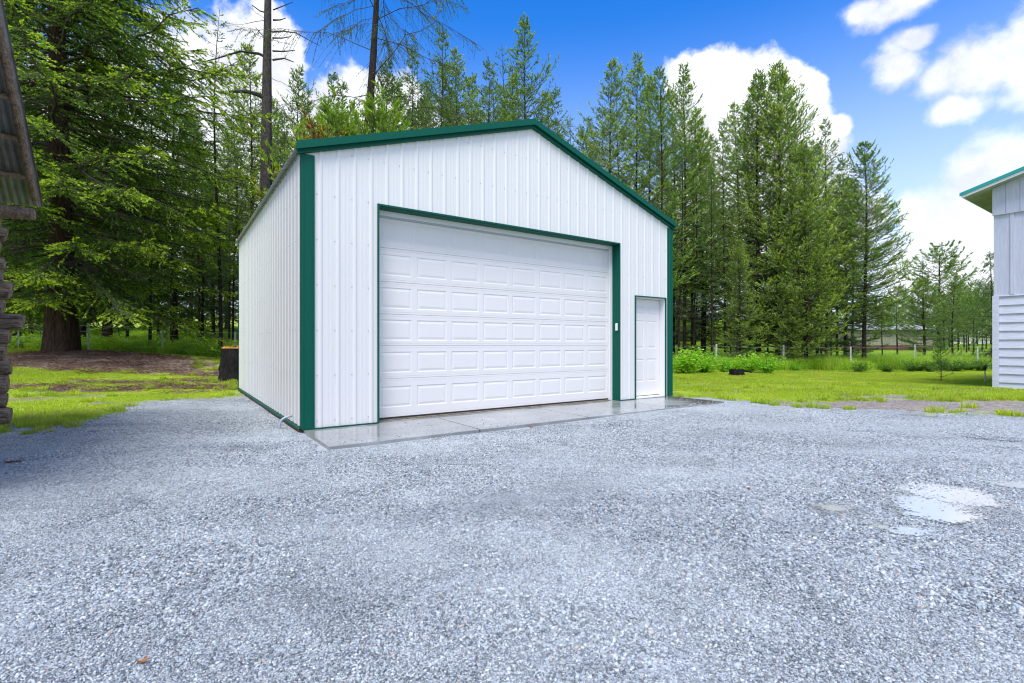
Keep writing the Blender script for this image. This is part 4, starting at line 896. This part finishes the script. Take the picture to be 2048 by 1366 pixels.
LT = [('firdark',30,27,-60,'dark fir right behind the log cabin eave'),('firdark',215,29,-20,'dark fir close behind the massive old fir'),
 ('thin',300,25,160,'slim sparse conifer under the right boughs of the old fir'),('lodgeC',345,27,120,'narrow conifer between the old fir and the thin lone pine'),
 ('thin',441,23.5,20,'thin lone see through pine standing against the white cloud'),('lodgeC',398,31,235,'short narrow conifer just left of the thin lone pine'),
 ('lodgeB',500,29,95,'green conifer immediately left of the bare grey trunk'),('lodgeC',458,32,270,'low narrow conifer left of the bare grey trunk by the garage corner'),
 ('lodgeA',592,29,125,'narrow conifer just right of the bare grey trunk'),('lodgeC',560,33,215,'lower narrow conifer right behind the bare grey trunk'),
 ('lodgeA',640,31,215,'low conifer over the left third of the garage roof'),('lodgeC',672,29,140,'slender conifer just left of the leaning half dead tree'),
 ('lodgeA',770,29,110,'conifer just right of the leaning half dead tree'),('lodgeC',812,31,85,'slender conifer over the middle of the left roof slope'),
 ('lodgeC',872,28,42,'tall narrow conifer highest of those left of the roof peak'),('lodgeA',916,30,95,'mid height conifer second from the tall narrow one toward the peak'),
 ('lodgeC',965,28,112,'narrow spire topped conifer third tree left of the roof peak'),('thin',1004,30,88,'very slim conifer beside the full crowned tree at the roof peak'),
 ('lodgeB',1050,25.5,34,'full crowned pointed conifer directly above the roof peak'),('lodgeC',1121,25,168,'small thin conifer just right of the roof peak'),
 ('lodgeC',1157,31,255,'low thin conifer above the upper right roof slope'),
 ('lodgeB',1221,26,124,'leftmost tall conifer of the stand right of the garage roof'),('lodgeA',1272,27,106,'tallest pointed conifer over the right roof slope'),
 ('lodgeB',1322,25.5,136,'yellowish green conifer above the right roof corner'),('lodgeA',1369,28,126,'conifer with open top against the left edge of the white cloud'),
 ('lodgeE',1405,31,245,'low conifer between the two tall clumps right of the garage'),('lodgeC',1450,27,232,'slim conifer left of the broad dense double topped tree'),
 ('lodgeC',1425,26,330,'short slim conifer behind the first fence post right of the garage'),
 ('lodgeD',1517,28,140,'left one of the two tall dense conifers before the white cloud'),('lodgeD',1556,27,126,'right one of the two tall dense conifers before the white cloud'),
 ('lodgeE',1582,30,152,'conifer close behind the right tall dense conifer'),('lodgeD',1612,26,285,'broad bushy conifer on the right flank of the dense clump'),
 ('lodgeC',1652,28,228,'thin topped conifer poking out right of the dense clump'),('lodgeE',1690,29,345,'rounded conifer filling the dip left of the separate pyramid tree'),
 ('lodgeF',1728,26.5,286,'separate pyramid shaped conifer at the right end of the stand'),
 ('lodgeE',1480,25.8,470,'low bushy conifer beneath the dense clump behind the fence'),('lodgeE',1575,25.6,520,'low shrubby conifer behind the second fence post'),
 ('thin',1358,26,250,'thin dark trunked tree closest to the right garage corner'),('thin',1388,27,300,'second thin dark trunked tree from the right garage corner')]
for kd, u, Y, v, lb in LT:
    ptree(kd, u, Y, v, lb, 'conifers standing along the edge of the woods', wscale=.92 if 560 < u < 1450 else .86 if 1450 <= u < 1620 else 1.0)
for u, v, kd in ((690,160,'lodgeC'),(722,185,'thin'),(790,150,'lodgeA'),(836,125,'thin'),(852,170,'lodgeA'),(893,120,'lodgeC'),(940,140,'lodgeA'),(985,150,'lodgeC'),(1026,135,'lodgeA'),(1085,175,'lodgeC'),(1140,230,'thin'),(620,190,'lodgeC'),(548,190,'lodgeA'),(478,170,'lodgeC'),(900,205,'lodgeB'),(1010,200,'lodgeE')):
    ptree(kd, u, 32.5 + (u % 7) * .5, v, 'slim second row conifer, ' + where(u), 'slim conifers in the second row behind the garage roof', 'woodland_conifer')
for u, v, kd in ((1196,205,'lodgeC'),(1246,150,'lodgeC'),(1298,150,'lodgeA'),(1346,185,'lodgeB'),(1386,215,'lodgeA'),(1424,265,'lodgeC'),(1476,200,'lodgeA'),(1500,190,'lodgeC'),(1634,275,'lodgeA'),(1675,310,'lodgeC'),(1704,350,'lodgeA')):
    ptree(kd, u, 30.5 + (u % 7) * .4, v, 'slim conifer filling the stand, ' + where(u), 'slim conifers filling the stand right of the garage', 'woodland_conifer')
ptree('young', 668, 17.6, 235, 'bright yellow green young pine rising behind the left roof slope', name='young_pine')
ptree('young', 748, 18.6, 228, 'bright yellow green young pine beside the leaning half dead trunk', name='young_pine')
ptree('rusty', 632, 16.6, 243, 'small pine with rusty dead needles just above the left roof edge', name='young_pine')
ptree('young', 800, 19.5, 285, 'smallest young pine peeking over the left roof slope', name='young_pine')
for (u, Y, v, kd, lb) in ((1849,29,560,'pondo','bushy young pine in front of the right end of the tan barn'),(1906,31,556,'pondoB','young pine with bare lower trunk right of the barn'),
    (1946,33,585,'pondoB','young pine with bare lower trunk beside the grey house corner'),(1933,44,600,'pondoB','smaller young pine further back in the meadow'),
    (1985,27,500,'spruce','drooping dark spruce half hidden behind the grey house'),(1878,62,492,'pondo','round topped pale pine far behind the young pines'),
    (1845,62,497,'thin','thin sparse pine far off beside the round topped one'),(1795,40,575,'pondoB','pine in front of the middle of the tan barn'),(1765,34,600,'pondoB','slim pine before the tan barn wall'),
    (1888,52,610,'pondo','low pale pine far across the meadow')):
    ptree(kd, u, Y, v, lb, 'pines standing in the meadow on the right', name='pine')
ptree('sapling', 1882, 17.2, 692, 'tiny pine sapling alone on the lawn before the meadow', name='pine_sapling')
# tree rows deeper in the woods
rg2 = random.Random(77)
def wood_row(n, u0, u1, Y0, Y1, v0, v1, kinds, lab, grp, nm='woodland_conifer'):
    for i in range(n):
        u = u0 + (u1 - u0) * (i + rg2.uniform(.1, .9)) / n; Y = rg2.uniform(Y0, Y1)
        ptree(rg2.choice(kinds), u, Y, rg2.uniform(v0, v1), lab + ', ' + where(u), grp, nm)
wood_row(10, -120, 480, 29, 36, 120, 330, ['firdark','lodgeA','lodgeE','lodgeC'], 'dark woodland conifer', 'conifers crowded in the woods behind the left fence')
wood_row(13, -160, 490, 38, 48, 230, 400, ['firdark','lodgeE','lodgeD'], 'furthest dark woodland conifer', 'conifers crowded in the woods behind the left fence')
wood_row(12, 480, 1180, 33, 40, 190, 300, ['lodgeC','lodgeA','lodgeE'], 'furthest row conifer top', 'conifers deep behind the garage roof')
wood_row(14, 1180, 1690, 31, 38, 330, 460, ['lodgeC','thin','thin','lodgeA'], 'shaded conifer deep in the stand', 'shaded conifers deeper in the stand right of the garage')
wood_row(14, 1200, 1660, 42, 52, 430, 560, ['lodgeE','lodgeD','firdark'], 'shaded conifer deep in the stand', 'shaded conifers deeper in the stand right of the garage')
wood_row(22, 1720, 2060, 64, 85, 560, 635, ['lodgeE','pondo','lodgeB'], 'distant pale conifer across the meadow', 'distant tree line across the meadow')
for u, Y in ((1917,56),(1929,60),(1938,54),(1964,50),(1972,58),(1900,64),(1955,66),(1987,52)):
    ptree('pondoB', u, Y, 590 + rg2.uniform(-15, 25), 'distant dark trunked pine on the bright meadow', 'dark trunked pines on the bright meadow', 'pine')

# ================================================================== SHRUBS
def shrub_mesh(seed, ns, m, ls=.07):
    r = np.random.RandomState(seed); B = []; 
    for k_ in range(ns):
        g_ = r.uniform(0, 6.28); ln = r.uniform(.15, .75); hh = r.uniform(.35, 1.05) * (1 - .35 * ln); n_ = int(60 * hh) + 15; t_ = r.uniform(.12, 1, n_)
        B.append(np.stack([np.cos(g_) * ln * t_ ** 1.3, np.sin(g_) * ln * t_ ** 1.3, hh * t_], -1) + r.normal(0, .05, (n_, 3)))
    p = np.concatenate(B); n = len(p); d1 = r.normal(size=(n, 3)); d1[:, 2] = np.abs(d1[:, 2]) * .5; d1 /= np.linalg.norm(d1, axis=1)[:, None]; d2 = np.cross(d1, r.normal(size=(n, 3))); d2 /= np.linalg.norm(d2, axis=1)[:, None]
    L = ls * r.uniform(.5, 1.5, n)[:, None]; V = np.stack([p, p + d1*L*.5 + d2*L*.25, p + d1*L, p + d1*L*.5 - d2*L*.25], 1).reshape(-1, 3); o = np.arange(n) * 4
    return np_mesh('leaves', V, quads=np.stack([o, o+1, o+2, o+3], -1), mats=[m])
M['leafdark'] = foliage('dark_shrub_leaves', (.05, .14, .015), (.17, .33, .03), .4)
shl_l = [shrub_mesh(200, 46, M['leaf']), shrub_mesh(203, 40, M['leaf'])]; shl_d = [shrub_mesh(201, 40, M['leafdark']), shrub_mesh(202, 36, M['leafdark'])]
def shrub(u, Y, s_, lb, flat=1.):
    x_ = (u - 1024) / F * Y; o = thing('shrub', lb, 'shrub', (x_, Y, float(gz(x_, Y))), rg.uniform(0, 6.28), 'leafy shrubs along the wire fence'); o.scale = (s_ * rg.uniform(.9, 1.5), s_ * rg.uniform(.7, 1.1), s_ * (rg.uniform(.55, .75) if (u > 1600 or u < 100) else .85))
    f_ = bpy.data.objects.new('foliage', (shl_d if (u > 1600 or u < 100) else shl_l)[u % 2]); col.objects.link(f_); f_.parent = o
    if 'stems' not in used:
        mb = MB()
        for k_ in range(9):
            g_ = k_ * .7; mb.tube([(0.05*math.cos(g_), .05*math.sin(g_), -.1), (.2*math.cos(g_), .2*math.sin(g_), .35), (.36*math.cos(g_), .36*math.sin(g_), .7)], [.010, .007, .003], 5)
        s0 = mb.build('stems', M['twig'], o); used['stems'] = s0
    else: s0 = used['stems'].copy(); col.objects.link(s0); s0.parent = o
for a in ((1372,22.6,1.5,'bushy shrub at the fence nearest the garage corner'),(1408,23.2,1.4,'leafy shrub just left of the first fence post'),(1448,23.6,1.0,'small shrub right of the first fence post'),
          (1500,23.4,1.25,'shrub midway between the first two fence posts'),(1535,22.6,1.25,'shrub left of the second fence post'),(1590,24.6,.6,'small shrub right of the second fence post'),
          (1718,23.6,.85,'low round shrub just right of the third fence post'),(1774,23.6,.8,'small dark shrub between third and fourth fence posts'),
          (1822,24.2,.95,'shrub at the fourth fence post'),(1858,24.0,1.0,'shrub behind the lawn sapling on its left'),(1912,24.4,1.05,'shrub behind the lawn sapling on its right'),(1960,24.6,1.1,'shrub at the fifth fence post'),(1994,24.8,.8,'shrub peeking out by the grey house corner'),(1838,24.6,.9,'low shrub between the fourth fence post and the sapling'),(1886,25.0,1.0,'low shrub directly behind the lawn sapling'),(1936,25.0,1.0,'low shrub left of the fifth fence post'),(1472,24.2,.8,'small shrub behind the low stump'),
          (55,23.2,.8,'shrub by the fence near the log cabin')): shrub(*a)

# ================================================================== STUMPS, HYDRANT, BARN
def stump(u, Y, rad, h, label, top, flare=1.25, sides=22, seed=0, jag=.03):
    r = random.Random(seed); x_ = (u - 1024) / F * Y; o = thing('tree_stump', label, 'stump', (x_, Y, float(gz(x_, Y)) - .04)); mb = MB(); n = 7; rows_ = []
    for i in range(n + 1):
        z_ = h * i / n; ring = []
        for k_ in range(sides):
            g_ = 2 * math.pi * k_ / sides; rr = rad * (1 + (flare - 1) * math.exp(-z_ / (h * .35))) * (1 + .08 * math.sin(5 * g_) + .05 * math.sin(9 * g_) + r.uniform(-.075, .075)); ring.append((rr * math.cos(g_), rr * math.sin(g_), z_))
        rows_.append(ring)
    V = [p for rw_ in rows_ for p in rw_]; mb.add(V, [(i*sides+k_, i*sides+(k_+1)%sides, (i+1)*sides+(k_+1)%sides, (i+1)*sides+k_) for i in range(n) for k_ in range(sides)])
    mb.build('bark', M['char'], o, smooth=True)
    mb = MB(); tr = [(p[0]*.97, p[1]*.97, h + r.uniform(0, jag)) for p in rows_[-1]]; c = (0, 0, h + .02)
    mb.add(tr + [c] + [(p[0]*.97, p[1]*.97, h - .05) for p in tr], [(k_, (k_+1)%sides, sides) for k_ in range(sides)] + [(sides+1+k_, sides+1+(k_+1)%sides, (k_+1)%sides, k_) for k_ in range(sides)])
    if top is M['cutwood']:
        for k_ in range(9):
            g_ = r.uniform(0, 6.28); q = r.uniform(.2, .85) * rad; mb.tube([(q*math.cos(g_), q*math.sin(g_), h), (q*math.cos(g_) + .01, q*math.sin(g_), h + r.uniform(.05, .13))], [.03, .003], 5)
    mb.build('cut_face', top, o)
    return o
stump(472, 15.2, .40, 1.02, 'tall charred black stump with orange cut top at the rear garage corner', M['cutwood'], seed=2, jag=.06)
stump(1474, 21.2, .28, .26, 'low dark broken stump on the lawn before the fence', M['char'], seed=5, jag=.07)
mb = MB(); x_, y_ = (1492-1024)/F*21.1, 21.1; mb.tube([(x_-.25, y_, float(gz(x_, y_))+.16), (x_, y_-.05, float(gz(x_,y_))+.20), (x_+.2, y_-.1, float(gz(x_,y_))+.14)], [.05,.045,.03], 8, lump=.15, rng=rg)
tag(mb.build('broken_branch', M['char']), 'short broken dark branch leaning on the low stump', 'branch')
hx_, hy_ = (1970-1024)/F*16.2, 16.2; hd = thing('yard_hydrant', 'thin yard hydrant with dark head on the lawn near the grey house', 'hydrant', (hx_, hy_, float(gz(hx_, hy_))))
mb = MB(); mb.tube([(0,0,-.1),(0,0,.42)], .018, 10); mb.build('standpipe', M['post'], hd)
mb = MB(); mb.tube([(0,0,.40),(0,0,.44),(0,0,.52),(0,0,.56)], [.03,.04,.04,.02], 10); mb.tube([(0,0,.47),(-.07,0,.46),(-.11,0,.41)], [.022,.02,.018], 8); mb.tube([(0,0,.54),(.05,0,.57),(.10,0,.53)], .010, 6); mb.build('valve_head', M['iron'], hd)
mb = MB(); px_, py_ = (1979-1024)/F*40, 40.; mb.tube([(0,0,-.1),(0,0,.35),(0,0,.62)], [.12,.11,.12], 10); mb.tube([(0,0,.62),(0,0,.72)], [.09,.05], 10)
o = mb.build('field_marker', M['iron']); o.location = (px_, py_, float(gz(px_, py_))); tag(o, 'short dark post in the bright meadow near the house corner', 'post')
# barn far behind the trees
BY = 56.; bx0, bx1 = (1575-1024)/F*BY, (1866-1024)/F*BY; zb0 = float(gz((bx0+bx1)/2, BY)) - .1
Bn = thing('tan_barn', 'long tan metal barn with dark brown lower wall behind the pines', 'barn', (bx0, BY, zb0)); Lb = bx1 - bx0
mb = MB(); x_ = 0.
while x_ < Lb - .01:
    mb.box(x_, min(x_ + .40, Lb), .0, .05, 1.0, 2.75); mb.box(x_ + .40, min(x_ + .46, Lb), -.03, .05, 1.0, 2.75); x_ += .46
mb.box(Lb - .05, Lb, .05, 9, 1.0, 2.75); mb.build('upper_wall', M['tan'], Bn)
mb = MB(); mb.box(0, Lb, -.02, .05, -.3, .99); mb.box(Lb - .05, Lb, .05, 9, -.3, .99); mb.build('lower_wall', M['brick'], Bn)
mb = MB(); mb.prism([(-.4, -.45, 2.76), (-.4, 4.5, 3.7), (-.4, 9.45, 2.76)], (Lb + .8, 0, 0)); mb.build('roof', M['barnroof'], Bn)
FH = thing('far_house', 'pale bluish house far across the meadow between the trunks', 'house', ((1952-1024)/F*92, 92, float(gz(86, 92)) - .2))
mb = MB(); mb.box(-4, 5, 0, 6, 0, 1.9); mb.build('wall', M['hwhite'], FH); mb = MB(); mb.prism([(-4.3,-.4,1.9),(-4.3,3,3.0),(-4.3,6.4,1.9)], (9.6,0,0)); mb.build('roof', M['batten'], FH)

# ================================================================== PUDDLES AND SMALL THINGS
def puddle(lobes, ang, seed, thr=.0):
    """shallow water: lobes are (u, v, ru, rv) ellipses given where they lie on the ground; ragged shore and stone islets"""
    L = []
    for (u, v, ru, rv) in lobes:
        Yc = F * (HC + .04) / (v - V0); L.append(((u - 1024) / F * Yc, Yc, ru / F * Yc, abs(F * (HC + .04) / (v - rv - V0) - F * (HC + .04) / (v + rv - V0)) / 2))
    x0 = min(l[0] - 1.5*l[2] for l in L); x1 = max(l[0] + 1.5*l[2] for l in L); y0 = min(l[1] - 1.5*l[3] for l in L); y1 = max(l[1] + 1.5*l[3] for l in L); st = .009
    a, b = np.meshgrid(np.arange(x0, x1, st), np.arange(y0, y1, st)); f = np.full(a.shape, -9.)
    for l in L: f = np.maximum(f, 1 - np.hypot((a - l[0]) / l[2], (b - l[1]) / l[3]))
    f = f + .28 * wob(a + seed, b, 5) + .20 * wob(a, b + seed, 14) + .22 * np.random.RandomState(seed).normal(size=a.shape) + .18 * wob(a, b + seed, 31)
    k_ = f > thr; I2 = np.arange(a.size).reshape(a.shape); kk = k_[:-1, :-1]
    q = np.stack([I2[:-1, :-1], I2[:-1, 1:], I2[1:, 1:], I2[1:, :-1]], -1)[kk]
    if len(q) < 10: return
    used_, inv = np.unique(q, return_inverse=True); z_ = float(gz(L[0][0], L[0][1])) + .0125
    V = np.stack([a.ravel()[used_], b.ravel()[used_], np.maximum(gz(a.ravel()[used_], b.ravel()[used_]) + .0105, z_ - .001)], -1)
    o = bpy.data.objects.new('puddle', np_mesh('puddle', V, quads=inv.reshape(-1, 4), mats=[wm], smooth=True)); col.objects.link(o); tag(o, kind='structure')
wm = bpy.data.materials.new('puddle_water'); wm.use_nodes = True; t = NT(wm.node_tree); b = t.n['Principled BSDF']; b.inputs['Base Color'].default_value = (.48, .49, .47, 1); b.inputs['IOR'].default_value = 1.9; b.inputs['Roughness'].default_value = .03; b.inputs['Specular IOR Level'].default_value = .9
bn = t.new('ShaderNodeBump'); bn.inputs['Strength'].default_value = .05; bn.inputs['Distance'].default_value = .01; t.l.new(t.noise(t.new('ShaderNodeTexCoord').outputs['Object'], 6, 3), bn.inputs['Height']); t.l.new(bn.outputs[0], b.inputs['Normal'])
puddle([(1893, 996, 72, 22), (1862, 1018, 70, 18), (1948, 1000, 45, 18), (1915, 1036, 48, 9), (1850, 1005, 50, 20)], 0, 1, -.02)
puddle([(1672, 1018, 34, 9)], 0, 3, .25); puddle([(2035, 968, 40, 7)], 0, 4, .1); puddle([(1760, 1052, 26, 9)], 0, 8, .35); puddle([(1815, 1062, 36, 8)], 0, 6, .35)
puddle([(1830, 1135, 40, 6)], 0, 9, .62); puddle([(1870, 833, 66, 3)], 0, 12, .1)
for (u, v, s_, lb) in ((285,1322,.017,'small orange dry leaf lying on the gravel near the bottom left'),(742,852,.02,'tiny brown leaf on the gravel beside the slab'),(1062,852,.035,'brown bark flake on the gravel before the garage door'),(30,922,.085,'flat rusty brown bark piece on the gravel by the cabin'),(1497,976,.016,'small dry leaf on the gravel right of the slab')):
    Yc = F * (HC + .03) / (v - V0); xc = (u - 1024) / F * Yc; mb = MB(); r = random.Random(u)
    ring = [(s_ * (1 + .3 * math.sin(3 * i)) * math.cos(i * .785), s_ * .6 * math.sin(i * .785), .006 * math.sin(i * 1.7)) for i in range(8)]; mb.prism(ring, (0, 0, .003))
    o = mb.build('dry_leaf', M['dryleaf']); o.location = (xc, Yc, float(gz(xc, Yc)) + .016); o.rotation_euler = (.15, .1, r.uniform(0, 6.28)); tag(o, lb, 'leaf', 'dry leaves and bark on the gravel')
